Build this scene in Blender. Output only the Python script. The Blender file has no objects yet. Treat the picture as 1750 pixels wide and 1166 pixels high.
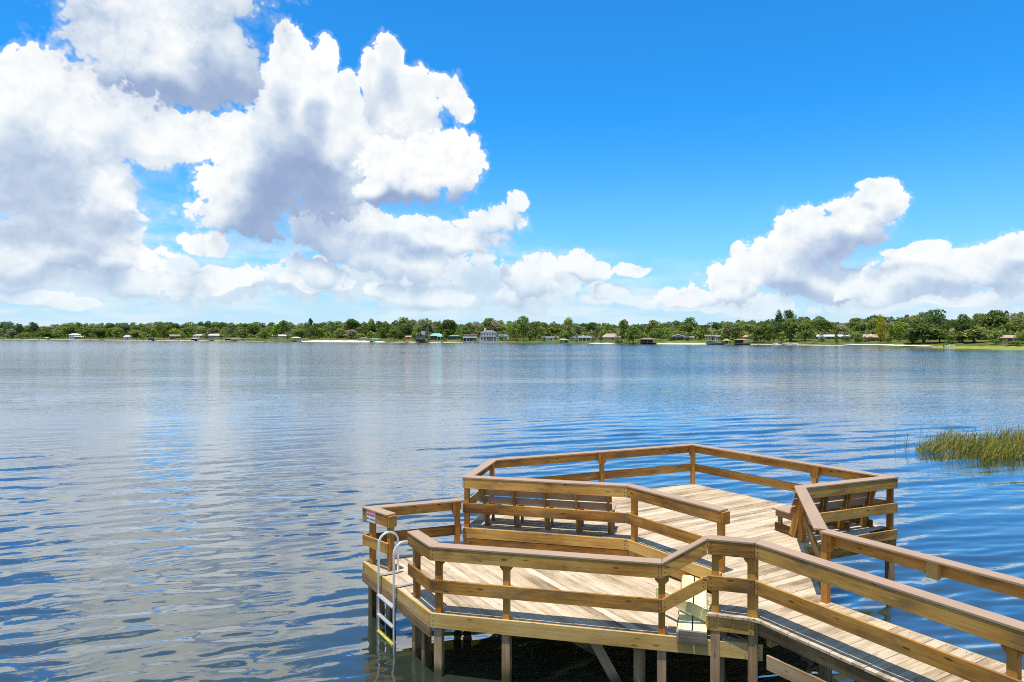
import bpy, bmesh, math, random
import numpy as np
from mathutils import Vector, Matrix

R = math.radians
rng = random.Random(7)
scene = bpy.context.scene
COL = scene.collection

# ------------------------------------------------------------------ camera, sky, sun, exposure
F_PX, CX, CY, HZ = 1167.0, 875.0, 583.0, 574.0      # focal length and centre in photo pixels, horizon row
CAM_H = 5.0
PITCH = math.atan((CY - HZ) / F_PX)
cam_data = bpy.data.cameras.new('camera')
cam_data.sensor_width = 36.0
cam_data.lens = 36.0 * F_PX / 1750.0
cam_data.clip_start = 0.1
cam_data.clip_end = 6000.0
cam = bpy.data.objects.new('camera', cam_data)
cam.location = (0, 0, CAM_H)
cam.rotation_euler = (R(90) - PITCH, 0, 0)
COL.objects.link(cam)
scene.camera = cam

SUN_VEC = Vector((0.115, 0.155, -1.0)).normalized()   # the way the light travels
SUN_EL = math.asin(-SUN_VEC.z)
SUN_AZ = math.atan2(-SUN_VEC.x, -SUN_VEC.y)         # clockwise from +Y
sun_data = bpy.data.lights.new('sun', 'SUN')
sun_data.energy = 4.6
sun_data.angle = R(0.53)
sun_data.color = (1.0, 0.95, 0.87)
sun = bpy.data.objects.new('sun', sun_data)
sun.rotation_euler = SUN_VEC.to_track_quat('-Z', 'Y').to_euler()
sun.location = (-20, -20, 80)
COL.objects.link(sun)

scene.view_settings.view_transform = 'Standard'
scene.view_settings.look = 'None'
scene.view_settings.exposure = 0.28
scene.view_settings.gamma = 1.0
scene.view_settings.use_curve_mapping = False
scene.cycles.use_denoising = False
scene.cycles.filter_width = 1.0
scene.cycles.max_bounces = 7
scene.cycles.diffuse_bounces = 3
scene.cycles.glossy_bounces = 3
scene.cycles.transparent_max_bounces = 8
scene.cycles.use_adaptive_sampling = True
scene.cycles.adaptive_threshold = 0.006
scene.cycles.caustics_reflective = False
scene.cycles.caustics_refractive = False


class NT:
    """small helper to write node trees"""
    def __init__(self, tree):
        self.t = tree
        self.n = tree.nodes
        self.l = tree.links

    def new(self, kind, **kw):
        nd = self.n.new(kind)
        for k, v in kw.items():
            setattr(nd, k, v)
        return nd

    def put(self, sock, val):
        if isinstance(val, bpy.types.NodeSocket):
            self.l.new(val, sock)
        elif val is not None:
            sock.default_value = val

    def math(self, op, a, b=None, c=None, clamp=False):
        nd = self.new('ShaderNodeMath', operation=op)
        nd.use_clamp = clamp
        for i, v in enumerate((a, b, c)):
            self.put(nd.inputs[i], v)
        return nd.outputs[0]

    def vec(self, op, a, b=None, c=None):
        nd = self.new('ShaderNodeVectorMath', operation=op)
        for i, v in enumerate((a, b, c)):
            if op == 'SCALE' and i == 1:
                self.put(nd.inputs['Scale'], v)
            else:
                self.put(nd.inputs[i], v)
        return nd.outputs['Value'] if op in ('LENGTH', 'DOT_PRODUCT', 'DISTANCE') else nd.outputs['Vector']

    def noise(self, vec, scale, detail=4.0, rough=0.5, lac=2.0, dist=0.0, out='Fac'):
        nd = self.new('ShaderNodeTexNoise')
        self.put(nd.inputs['Vector'], vec)
        nd.inputs['Scale'].default_value = scale
        nd.inputs['Detail'].default_value = detail
        nd.inputs['Roughness'].default_value = rough
        nd.inputs['Lacunarity'].default_value = lac
        nd.inputs['Distortion'].default_value = dist
        return nd.outputs[out]

    def maprange(self, v, a, b, c=0.0, d=1.0, smooth=False):
        nd = self.new('ShaderNodeMapRange')
        nd.interpolation_type = 'SMOOTHSTEP' if smooth else 'LINEAR'
        self.put(nd.inputs[0], v)
        for i, x in enumerate((a, b, c, d)):
            self.put(nd.inputs[1 + i], x)
        return nd.outputs[0]

    def mix(self, fac, a, b, blend='MIX'):
        nd = self.new('ShaderNodeMix', data_type='RGBA', blend_type=blend)
        self.put(nd.inputs[0], fac)
        self.put(nd.inputs[6], a if isinstance(a, bpy.types.NodeSocket) else (*a, 1.0))
        self.put(nd.inputs[7], b if isinstance(b, bpy.types.NodeSocket) else (*b, 1.0))
        return nd.outputs[2]

    def ramp(self, fac, stops, interp='LINEAR'):
        nd = self.new('ShaderNodeValToRGB')
        nd.color_ramp.interpolation = interp
        el = nd.color_ramp.elements
        while len(el) > 1:
            el.remove(el[-1])
        el[0].position = stops[0][0]
        el[0].color = (*stops[0][1], 1.0)
        for p, c in stops[1:]:
            e = el.new(p)
            e.color = (*c, 1.0)
        self.put(nd.inputs[0], fac)
        return nd.outputs[0]


def px_dir(x, y):
    """azimuth and elevation (radians) of a photo pixel"""
    a = math.atan((x - CX) / F_PX)
    return a, math.atan((HZ - y) / F_PX * math.cos(a))


# ---- the sky: Sky Texture for the clear air, cumulus banks as noise-broken lobes by direction
world = bpy.data.worlds.new('World')
scene.world = world
world.use_nodes = True
world.cycles.sampling_method = 'MANUAL'
world.cycles.sample_map_resolution = 512
w = NT(world.node_tree)
w.n.clear()
wout = w.new('ShaderNodeOutputWorld')
bg = w.new('ShaderNodeBackground')
w.l.new(bg.outputs[0], wout.inputs[0])
SKY_STRENGTH = 0.084
bg.inputs['Strength'].default_value = SKY_STRENGTH
skyt = w.new('ShaderNodeTexSky', sky_type='NISHITA')
skyt.sun_disc = False
skyt.sun_elevation = SUN_EL
skyt.sun_rotation = SUN_AZ
skyt.altitude = 0.0
skyt.air_density = 1.0
skyt.dust_density = 0.6
skyt.ozone_density = 2.0
tc = w.new('ShaderNodeTexCoord')
D = tc.outputs['Generated']
sep = w.new('ShaderNodeSeparateXYZ')
w.l.new(D, sep.inputs[0])
az = w.math('ARCTAN2', sep.outputs[0], sep.outputs[1])
el = w.math('ARCSINE', sep.outputs[2])
q0 = w.new('ShaderNodeCombineXYZ')
w.put(q0.inputs[0], az)
w.put(q0.inputs[1], el)
q0 = q0.outputs[0]
# warp of the lobes
wn = w.noise(D, 9.0, 2.0, 0.55, out='Color')
wn2 = w.noise(D, 42.0, 1.0, 0.5, out='Color')
wv = w.vec('SUBTRACT', wn, (0.5, 0.5, 0.5))
wv = w.vec('MULTIPLY', wv, (0.085, 0.075, 0.0))
q = w.vec('ADD', q0, wv)


def lobes(items, k=0.12, vec=None):
    cur = None
    for (x, y, rx, ry) in items:
        a, e = px_dir(x, y)
        ix, iy = F_PX / rx, F_PX / ry
        v = w.vec('MULTIPLY_ADD', vec or q, (ix, iy, 0.0), (-a * ix, -e * iy, 0.0))
        d = w.vec('LENGTH', v)
        cur = d if cur is None else w.math('SMOOTH_MIN', cur, d, k)
    return w.math('SUBTRACT', 1.0, cur)


# banks of cloud from the farthest to the nearest: lobes (by bearing and height), up-shift for the
# self-shading, how strongly the undersides darken, and how much pale air lies in front
BANKS = [
    ([(60, 470, 210, 48), (250, 470, 190, 40), (400, 490, 190, 40), (640, 480, 180, 60), (760, 475, 150, 60), (900, 500, 130, 44), (1040, 512, 100, 24),
      (1250, 520, 190, 18), (1560, 508, 220, 26), (1760, 500, 120, 40)], 0.022, 0.36, 0.36),
    ([(320, 482, 42, 22), (362, 470, 40, 26), (425, 490, 42, 18), (540, 452, 26, 18), (562, 484, 46, 16), (520, 490, 42, 14), (650, 502, 42, 22), (745, 508, 34, 18),
      (880, 500, 42, 26), (930, 468, 36, 30), (1022, 500, 32, 22), (60, 508, 55, 13), (130, 522, 55, 10), (232, 478, 46, 26), (190, 448, 42, 28), (30, 464, 46, 26),
      (1250, 506, 60, 13), (1640, 510, 70, 14), (1740, 492, 60, 18)], 0.018, 0.45, 0.12),
    ([(848, 385, 66, 42), (885, 352, 26, 30), (800, 420, 90, 34), (905, 482, 62, 42), (1005, 460, 58, 30), (1085, 456, 40, 12), (1040, 500, 50, 20),
      (700, 440, 100, 50), (560, 410, 62, 52), (640, 425, 90, 55), (590, 385, 75, 48), (745, 405, 85, 36), (545, 470, 60, 34), (720, 500, 90, 30)], 0.026, 0.55, 0.15),
    ([(1175, 508, 60, 22), (1255, 478, 72, 46), (1264, 440, 20, 26), (1335, 460, 80, 58), (1400, 412, 72, 60),
      (1450, 378, 66, 50), (1496, 342, 44, 42), (1514, 312, 24, 26), (1480, 308, 26, 13), (1410, 482, 100, 40)], 0.030, 0.62, 0.05),
    ([(1600, 470, 110, 42), (1590, 425, 70, 16), (1690, 440, 90, 42), (1760, 415, 60, 34), (1840, 470, 120, 60), (1500, 492, 90, 24)], 0.026, 0.55, 0.08),
    ([(80, 270, 130, 110), (190, 180, 90, 70), (48, 165, 92, 74), (25, 260, 120, 110), (140, 205, 80, 75), (80, 340, 150, 75), (190, 305, 55, 60), (300, 235, 150, 48),
      (215, 435, 66, 42), (50, 430, 130, 55), (140, 400, 120, 50), (375, 480, 85, 26), (345, 412, 42, 26)], 0.050, 0.44, 0.05),
    ([(492, 85, 34, 50), (540, 110, 40, 50), (500, 170, 84, 88), (560, 235, 110, 95), (430, 335, 100, 112), (480, 250, 120, 100), (560, 325, 80, 75), (590, 170, 40, 50)], 0.070, 0.70, 0.02),
    ([(668, 100, 28, 50), (640, 140, 40, 50), (688, 180, 76, 66), (752, 165, 46, 40), (775, 195, 34, 36), (690, 230, 80, 60)], 0.045, 0.35, 0.0),
    ([(705, 300, 116, 74), (775, 285, 58, 52), (640, 330, 56, 44)], 0.048, 0.80, 0.0),
    ([(272, 55, 172, 125), (230, -60, 160, 120), (330, -90, 170, 120), (395, 90, 58, 92), (330, 135, 110, 54)], 0.075, 0.72, 0.0),
]


def billow(vec):
    a = w.noise(vec, 13.5, 8.0, 0.625)
    nd = w.new('ShaderNodeTexVoronoi', feature='F1')
    w.put(nd.inputs['Vector'], vec)
    nd.inputs['Scale'].default_value = 34.0
    nd.inputs['Detail'].default_value = 2.0
    nd.inputs['Roughness'].default_value = 0.62
    nd.inputs['Lacunarity'].default_value = 2.3
    return w.math('SUBTRACT', a, w.math('MULTIPLY', w.math('POWER', nd.outputs['Distance'], 1.4), 0.34))


D2 = w.vec('ADD', D, w.vec('MULTIPLY', w.vec('SUBTRACT', wn2, (0.5, 0.5, 0.5)), (0.016, 0.016, 0.016)))
b0 = billow(D2)
b1 = billow(w.vec('ADD', D2, (-0.005, 0.0, 0.011)))
bn = w.math('MULTIPLY', w.math('SUBTRACT', b0, 0.33), 1.3)
r0 = w.noise(D2, 15.0, 2.5, 0.55)
r1 = w.noise(w.vec('ADD', D2, (-0.007, 0.0, 0.014)), 15.0, 2.5, 0.55)
relief = w.math('MULTIPLY_ADD', w.math('SUBTRACT', r0, r1), 0.62, w.math('MULTIPLY', w.math('SUBTRACT', b0, b1), 0.34))
relief = w.math('MULTIPLY', relief, w.maprange(el, 0.0, 0.3, 1.25, 1.0))
soft = w.maprange(w.noise(D, 6.0, 3.0, 0.5), 0.40, 0.68, 0.0, 1.0, smooth=True)
CLOUD_RAMP = [(0.0, (0.26, 0.36, 0.58)), (0.30, (0.37, 0.47, 0.68)), (0.55, (0.55, 0.65, 0.80)), (0.78, (0.78, 0.84, 0.91)), (0.92, (0.94, 0.96, 0.97)), (1.0, (1.0, 1.0, 0.99))]


SHADE = [(390, 150, 75, 60), (300, 165, 110, 26), (465, 410, 80, 62), (520, 330, 70, 80), (705, 362, 110, 26), (690, 425, 80, 18),
         (100, 385, 150, 40), (60, 300, 90, 60), (170, 470, 80, 24), (440, 505, 110, 16), (1475, 440, 55, 45), (1420, 500, 100, 16), (1610, 490, 120, 18), (820, 475, 60, 26)]
shadew = w.maprange(lobes(SHADE, 0.25), -0.35, 0.8, 0.0, 1.0, smooth=True)


def bank(fld, fld_up, dark, veil_, solid=1.75):
    fld = w.math('MINIMUM', w.math('MULTIPLY_ADD', fld, solid, 0.03), 1.0)
    thick = w.math('ADD', bn, fld)
    edge = w.maprange(fld_up, -0.4, 0.5, 0.11, 0.40)          # crisp tops, soft undersides
    al = w.maprange(thick, 0.0, edge, 0.0, 1.0, smooth=True)
    al = w.math('MAXIMUM', al, w.maprange(thick, -0.28, 0.15, 0.0, 0.27, smooth=True))
    under = w.math('MULTIPLY_ADD', soft, 0.30, fld_up)
    under = w.math('MULTIPLY_ADD', bn, -0.16, under)
    under = w.math('MULTIPLY_ADD', shadew, 0.72, under)
    under = w.maprange(under, -0.30, 0.90, 0.0, 1.0, smooth=True)
    inner = w.math('MULTIPLY', w.maprange(thick, 0.15, 0.9, 0.0, 0.15), soft)
    lum = w.math('MULTIPLY_ADD', relief, w.maprange(thick, 0.05, 0.8, 1.0, 0.62), 0.955)
    lum = w.math('SUBTRACT', lum, inner)
    lum = w.math('SUBTRACT', lum, w.math('MULTIPLY', under, dark))
    lum = w.math('MINIMUM', w.math('MAXIMUM', lum, 0.12), 1.03)
    c = w.vec('SCALE', w.ramp(lum, CLOUD_RAMP), 10.0)
    if veil_ > 0:
        c = w.mix(veil_, c, (5.6, 7.9, 9.7))
    return al, c


def under_of(lobs, shift):
    up = w.vec('ADD', q, (0.004, shift, 0.0))
    f0 = lobes(lobs)
    f1 = lobes(lobs, 0.12, up)
    d0 = w.math('SUBTRACT', 1.0, f0)
    d1 = w.math('SUBTRACT', 1.0, f1)
    return f0, w.math('SUBTRACT', w.math('MULTIPLY', d0, d0), w.math('MULTIPLY', d1, d1))


# clear sky
sk = skyt.outputs[0]
sk = w.vec('MULTIPLY', sk, (0.20, 1.30, 2.15))
sk = w.vec('SCALE', sk, w.maprange(el, 0.42, 1.15, 1.0, 0.72))
# pale air towards the horizon
hz = w.maprange(el, 0.0, 0.36, 1.0, 0.0)
hz = w.math('POWER', hz, 2.6)
sk = w.mix(hz, sk, (5.6, 8.1, 9.7))
# thin streaks low over the trees
st = w.noise(w.vec('MULTIPLY', D, (1.0, 1.0, 5.0)), 9.0, 4.0, 0.55)
st = w.maprange(st, 0.40, 0.66, 0.0, 0.9, smooth=True)
st = w.math('MULTIPLY', st, w.maprange(el, 0.05, w.maprange(az, -0.3, 0.25, 0.22, 0.11), 1.0, 0.0))
skycol = w.mix(st, sk, (8.0, 9.1, 9.7))
# elsewhere round the sky the same broken cumulus goes on
gen = w.noise(w.vec('MULTIPLY', D, (1.0, 1.0, 1.7)), 2.6, 3.0, 0.5)
gen = w.maprange(gen, 0.44, 0.70, -0.25, 0.8)
out_az = w.maprange(w.math('ABSOLUTE', az), 0.72, 0.9, 0.0, 1.0)
out_el = w.maprange(el, 0.52, 0.66, 0.0, 1.0)
outside = w.math('MAXIMUM', out_az, out_el)
gen = w.math('ADD', gen, w.math('MULTIPLY', w.math('SUBTRACT', 1.0, outside), -2.0))
gen = w.math('SUBTRACT', gen, w.math('MULTIPLY', w.maprange(az, -0.25, 0.15, 0.0, 0.45), w.maprange(az, 1.0, 1.6, 1.0, 0.0)))
al, c = bank(gen, 0.0, 0.40, 0.22)
skycol = w.mix(al, skycol, c)
for lobs, shift, dark, veil_ in BANKS:
    f0, up = under_of(lobs, shift)
    al, c = bank(f0, up, dark, veil_, 1.15 if veil_ > 0.3 else 1.6)
    skycol = w.mix(al, skycol, c)
veil = w.math('MULTIPLY', w.math('POWER', w.maprange(el, 0.0, 0.11, 1.0, 0.0), 1.5), 0.6)
skycol = w.mix(veil, skycol, (6.2, 8.1, 9.5))
# below the horizon: the dull land
low = w.maprange(el, -0.02, 0.0, 1.0, 0.0)
skycol = w.mix(low, skycol, (1.2, 1.5, 1.1))
w.l.new(skycol, bg.inputs['Color'])

# ------------------------------------------------------------------ helpers
CAM_M = cam.rotation_euler.to_matrix()


def ray(x, y):
    return CAM_M @ Vector(((x - CX) / F_PX, (CY - y) / F_PX, -1.0))


def W(x, y, z):
    """the point of the horizontal plane at height z seen at a photo pixel"""
    d = ray(x, y)
    k = (z - CAM_H) / d.z
    return Vector((d.x * k, d.y * k, z))


def prop(o, label=None, cat=None, group=None, kind=None):
    if label:
        o['label'] = label
    if cat:
        o['category'] = cat
    if group:
        o['group'] = group
    if kind:
        o['kind'] = kind
    return o


def empty(name, loc, rotz=0.0, **kw):
    o = bpy.data.objects.new(name, None)
    o.empty_display_size = 0.3
    o.location = loc
    o.rotation_euler = (0, 0, rotz)
    COL.objects.link(o)
    return prop(o, **kw)


def mesh_obj(name, verts, faces, mat, parent=None, mw=None, smooth=False, **kw):
    """one mesh object; mw is its matrix in the parent's space"""
    me = bpy.data.meshes.new(name)
    me.from_pydata([tuple(v) for v in verts], [], faces)
    if smooth:
        me.polygons.foreach_set('use_smooth', [True] * len(me.polygons))
    me.materials.append(mat)
    o = bpy.data.objects.new(name, me)
    COL.objects.link(o)
    if parent:
        o.parent = parent
    if mw is not None:
        o.matrix_basis = mw
    return prop(o, **kw)


def bm_obj(name, bm, mat, parent=None, mw=None, smooth=False, **kw):
    me = bpy.data.meshes.new(name)
    bm.to_mesh(me)
    bm.free()
    if smooth:
        me.polygons.foreach_set('use_smooth', [True] * len(me.polygons))
    me.materials.append(mat)
    o = bpy.data.objects.new(name, me)
    COL.objects.link(o)
    if parent:
        o.parent = parent
    if mw is not None:
        o.matrix_basis = mw
    return prop(o, **kw)


def prism(name, pts, z0, z1, mat, parent, axis=None, upright=False, bev=0.0, off=Vector((0, 0, 0)), **kw):
    """plan polygon pts extruded from z0 to z1 (numbers, or one per corner); its local x axis is the grain"""
    n = len(pts)
    z0 = [z0] * n if isinstance(z0, (int, float)) else z0
    z1 = [z1] * n if isinstance(z1, (int, float)) else z1
    P = [Vector((p[0], p[1], z)) - off for p, z in zip(pts, z0)] + [Vector((p[0], p[1], z)) - off for p, z in zip(pts, z1)]
    c = sum(P, Vector()) / len(P)
    if axis is None:
        axis = Vector((pts[1][0] - pts[0][0], pts[1][1] - pts[0][1], 0))
    ax = Vector((axis[0], axis[1], 0)).normalized()
    if upright:
        X, Y = Vector((0, 0, 1)), ax
        Z = X.cross(Y)
    else:
        X, Z = ax, Vector((0, 0, 1))
        Y = Z.cross(X)
    B = Matrix((X, Y, Z))
    vs = [B @ (p - c) for p in P]
    area = sum(pts[i][0] * pts[(i + 1) % n][1] - pts[(i + 1) % n][0] * pts[i][1] for i in range(n))
    idx = list(range(n)) if area > 0 else list(range(n))[::-1]
    faces = [idx[::-1], [i + n for i in idx]]
    for i in range(n):
        a, b = idx[i], idx[(i + 1) % n]
        faces.append([a, b, b + n, a + n])
    M = B.transposed().to_4x4()
    M.translation = c
    if bev <= 0:
        return mesh_obj(name, vs, faces, mat, parent, M, **kw)
    bm = bmesh.new()
    bv = [bm.verts.new(v) for v in vs]
    for f in faces:
        try:
            bm.faces.new([bv[i] for i in f])
        except ValueError:
            pass
    bmesh.ops.bevel(bm, geom=list(bm.edges), offset=bev, segments=1, affect='EDGES', profile=0.5)
    return bm_obj(name, bm, mat, parent, M, **kw)


def beam(name, p0, p1, wid, thk, mat, parent, side, off=Vector((0, 0, 0)), bev=0.0, **kw):
    """rectangular bar from p0 to p1; thk is measured along side, wid across"""
    p0, p1 = Vector(p0) - off, Vector(p1) - off
    X = (p1 - p0).normalized()
    Y = Vector(side)
    Y = (Y - X * Y.dot(X)).normalized()
    Z = X.cross(Y)
    L = (p1 - p0).length / 2
    vs = [Vector((sx * L, sy * thk / 2, sz * wid / 2)) for sx in (-1, 1) for sy in (-1, 1) for sz in (-1, 1)]
    faces = [(0, 1, 3, 2), (4, 6, 7, 5), (0, 4, 5, 1), (2, 3, 7, 6), (0, 2, 6, 4), (1, 5, 7, 3)]
    M = Matrix((X, Y, Z)).transposed().to_4x4()
    M.translation = (p0 + p1) / 2
    if bev <= 0:
        return mesh_obj(name, vs, faces, mat, parent, M, **kw)
    bm = bmesh.new()
    bv = [bm.verts.new(v) for v in vs]
    for f in faces:
        bm.faces.new([bv[i] for i in f])
    bmesh.ops.bevel(bm, geom=list(bm.edges), offset=bev, segments=1, affect='EDGES', profile=0.5)
    return bm_obj(name, bm, mat, parent, M, **kw)


def tube_geo(path, rad, n=8):
    """verts and faces of a round tube along a path of Vectors"""
    vs, fs = [], []
    ref = None
    m = len(path)
    rads = rad if isinstance(rad, (list, tuple)) else [rad] * m
    for i, p in enumerate(path):
        t = (path[min(i + 1, m - 1)] - path[max(i - 1, 0)]).normalized()
        if ref is None:
            ref = Vector((1, 0, 0)) if abs(t.x) < 0.8 else Vector((0, 1, 0))
        a = (ref - t * ref.dot(t)).normalized()
        ref = a
        b = t.cross(a)
        for k in range(n):
            an = 2 * math.pi * k / n
            vs.append(p + (a * math.cos(an) + b * math.sin(an)) * rads[i])
    for i in range(m - 1):
        for k in range(n):
            k2 = (k + 1) % n
            fs.append((i * n + k, i * n + k2, (i + 1) * n + k2, (i + 1) * n + k))
    fs.append(tuple(range(n))[::-1])
    fs.append(tuple((m - 1) * n + k for k in range(n)))
    return vs, fs


# ------------------------------------------------------------------ materials
def new_mat(name):
    m = bpy.data.materials.new(name)
    m.use_nodes = True
    t = NT(m.node_tree)
    t.n.clear()
    out = t.new('ShaderNodeOutputMaterial')
    return m, t, out


def principled(t, out, color, rough=0.6, spec=0.4, metal=0.0, normal=None):
    b = t.new('ShaderNodeBsdfPrincipled')
    t.put(b.inputs['Base Color'], color if isinstance(color, bpy.types.NodeSocket) else (*color, 1.0))
    t.put(b.inputs['Roughness'], rough)
    t.put(b.inputs['Specular IOR Level'], spec)
    t.put(b.inputs['Metallic'], metal)
    if normal is not None:
        t.l.new(normal, b.inputs['Normal'])
    t.l.new(b.outputs[0], out.inputs[0])
    return b


def plain(name, color, rough=0.6, spec=0.4, metal=0.0, vary=0.12, scale=6.0):
    m, t, out = new_mat(name)
    tcn = t.new('ShaderNodeTexCoord')
    n = t.noise(tcn.outputs['Object'], scale, 5.0, 0.6)
    f = t.maprange(n, 0.25, 0.75, 1.0 - vary, 1.0 + vary)
    c = t.vec('SCALE', color, f)
    principled(t, out, c, rough, spec, metal)
    return m


def wood(name, dark, mid, light, rough=0.75, vary=0.25, grain=1.0, spots=0.5, gray=None, wet=False, spec=0.25, stain=0.0):
    m, t, out = new_mat(name)
    tcn = t.new('ShaderNodeTexCoord')
    oi = t.new('ShaderNodeObjectInfo')
    rnd = oi.outputs['Random']
    shift = t.vec('SCALE', (37.0, 91.0, 53.0), rnd)
    p = t.vec('ADD', tcn.outputs['Object'], shift)
    wob = t.noise(t.vec('MULTIPLY', p, (0.8, 3.0, 3.0)), 1.0, 2.0, 0.5, out='Color')
    pw = t.vec('ADD', p, t.vec('MULTIPLY', t.vec('SUBTRACT', wob, (0.5, 0.5, 0.5)), (0.0, 0.07, 0.07)))
    g1 = t.noise(t.vec('MULTIPLY', pw, (1.6, 34.0, 34.0)), 1.0, 4.0, 0.6)
    g2 = t.noise(t.vec('MULTIPLY', pw, (0.5, 8.0, 8.0)), 1.0, 2.0, 0.5)
    patch = t.noise(t.vec('MULTIPLY', p, (0.9, 2.2, 2.2)), 1.0, 4.0, 0.6)
    g = t.math('ADD', t.math('MULTIPLY', g1, 0.55 * grain), t.math('MULTIPLY', g2, 0.45))
    g = t.math('ADD', g, t.math('MULTIPLY', t.math('SUBTRACT', patch, 0.5), 0.9))
    g = t.math('ADD', g, t.math('MULTIPLY', t.math('SUBTRACT', rnd, 0.5), vary))
    col = t.ramp(g, [(0.22, dark), (0.5, mid), (0.78, light)])
    if gray is not None:
        wn_ = t.noise(t.vec('MULTIPLY', p, (1.3, 4.0, 4.0)), 1.0, 5.0, 0.65)
        col = t.mix(t.maprange(wn_, 0.48, 0.70, 0.0, 0.85, smooth=True), col, gray)
    if stain > 0:
        geo_ = t.new('ShaderNodeNewGeometry')
        s1 = t.noise(geo_.outputs['Position'], 1.1, 6.0, 0.68)
        s2 = t.noise(t.vec('MULTIPLY', p, (0.7, 7.0, 7.0)), 1.0, 5.0, 0.7)
        sm = t.math('ADD', t.math('MULTIPLY', s1, 0.5), t.math('MULTIPLY', s2, 0.5))
        col = t.mix(t.maprange(sm, 0.50, 0.66, 0.0, stain, smooth=True), col, tuple(0.75 * c for c in dark))
        bl = t.noise(t.vec('MULTIPLY', geo_.outputs['Position'], (0.6, 0.6, 0.6)), 1.0, 5.0, 0.7)
        col = t.mix(t.maprange(bl, 0.56, 0.72, 0.0, 0.30, smooth=True), col, tuple(min(0.7, 1.15 * c + 0.05) for c in light))
    # knots and dark end stains
    if spots > 0:
        v = t.new('ShaderNodeTexVoronoi', feature='F1')
        t.put(v.inputs['Vector'], t.vec('MULTIPLY', p, (2.6, 9.0, 9.0)))
        v.inputs['Scale'].default_value = 1.0
        kn = t.maprange(v.outputs['Distance'], 0.07, 0.17, spots, 0.0, smooth=True)
        col = t.mix(kn, col, tuple(0.35 * c for c in dark))
    if wet:
        geo = t.new('ShaderNodeNewGeometry')
        sp = t.new('ShaderNodeSeparateXYZ')
        t.l.new(geo.outputs['Position'], sp.inputs[0])
        zz = t.math('ADD', sp.outputs[2], t.math('MULTIPLY', t.math('SUBTRACT', patch, 0.5), 0.5))
        col = t.mix(t.maprange(zz, 0.05, 0.28, 0.85, 0.0, smooth=True), col, (0.045, 0.05, 0.018))
    bmp = t.new('ShaderNodeBump')
    bmp.inputs['Strength'].default_value = 0.35
    bmp.inputs['Distance'].default_value = 0.006
    t.l.new(g1, bmp.inputs['Height'])
    principled(t, out, col, rough, spec, normal=bmp.outputs[0])
    return m


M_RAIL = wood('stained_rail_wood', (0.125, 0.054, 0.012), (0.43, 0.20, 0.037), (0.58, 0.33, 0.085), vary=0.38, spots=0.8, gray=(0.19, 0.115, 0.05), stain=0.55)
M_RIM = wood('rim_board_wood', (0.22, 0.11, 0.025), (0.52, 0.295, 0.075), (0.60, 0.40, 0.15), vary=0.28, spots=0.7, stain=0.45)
M_POST = wood('orange_post_wood', (0.20, 0.075, 0.013), (0.48, 0.20, 0.035), (0.58, 0.29, 0.065), vary=0.25, spots=0.5)
M_DECK = wood('weathered_deck_wood', (0.22, 0.145, 0.078), (0.50, 0.382, 0.243), (0.63, 0.527, 0.385), vary=0.26, spots=0.45, rough=0.85, stain=0.35)
M_PILE = wood('weathered_pile_wood', (0.10, 0.056, 0.026), (0.31, 0.185, 0.09), (0.47, 0.325, 0.185), vary=0.3, spots=0.5, wet=True)
M_GREY = wood('grey_weathered_wood', (0.11, 0.085, 0.06), (0.27, 0.215, 0.155), (0.40, 0.345, 0.27), vary=0.3, spots=0.5)
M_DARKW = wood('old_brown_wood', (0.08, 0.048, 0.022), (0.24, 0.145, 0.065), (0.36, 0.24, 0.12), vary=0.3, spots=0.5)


def composite(name, base):
    m, t, out = new_mat(name)
    tcn = t.new('ShaderNodeTexCoord')
    oi = t.new('ShaderNodeObjectInfo')
    p = t.vec('ADD', tcn.outputs['Object'], t.vec('SCALE', (17.0, 31.0, 13.0), oi.outputs['Random']))
    a = t.noise(t.vec('MULTIPLY', p, (2.0, 40.0, 40.0)), 1.0, 3.0, 0.6)
    b = t.noise(t.vec('MULTIPLY', p, (1.2, 3.0, 3.0)), 1.0, 5.0, 0.6)
    f = t.math('ADD', t.math('MULTIPLY', a, 0.25), t.math('MULTIPLY', b, 0.5))
    f = t.math('ADD', f, t.math('MULTIPLY', oi.outputs['Random'], 0.10))
    c = t.vec('SCALE', base, t.maprange(f, 0.2, 0.65, 0.82, 1.15))
    bmp = t.new('ShaderNodeBump')
    bmp.inputs['Strength'].default_value = 0.2
    bmp.inputs['Distance'].default_value = 0.003
    t.l.new(a, bmp.inputs['Height'])
    principled(t, out, c, 0.62, 0.35, normal=bmp.outputs[0])
    return m


M_CAP = composite('composite_cap', (0.40, 0.265, 0.168))
M_SLAT = composite('composite_bench', (0.42, 0.29, 0.19))
M_YELLOW = wood('yellow_painted_wood', (0.58, 0.49, 0.20), (0.80, 0.72, 0.37), (0.84, 0.77, 0.46), vary=0.1, spots=0.15)
M_ALU = plain('aluminium_tube', (0.74, 0.74, 0.72), 0.32, 0.5, 0.55, vary=0.06)
M_ALGAE = plain('algae_covered_rung', (0.42, 0.36, 0.07), 0.6, 0.3, vary=0.3, scale=20)
M_WHITE = plain('white_paint', (0.80, 0.80, 0.78), 0.5, 0.4, vary=0.05)
M_RED = plain('red_sign_paint', (0.60, 0.03, 0.10), 0.45, 0.4, vary=0.1)
M_BLACK = plain('black_sign_paint', (0.03, 0.03, 0.035), 0.5, 0.4, vary=0.1)
M_SCREW = plain('galvanised_bolt', (0.35, 0.35, 0.36), 0.4, 0.5, 0.8)

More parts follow.
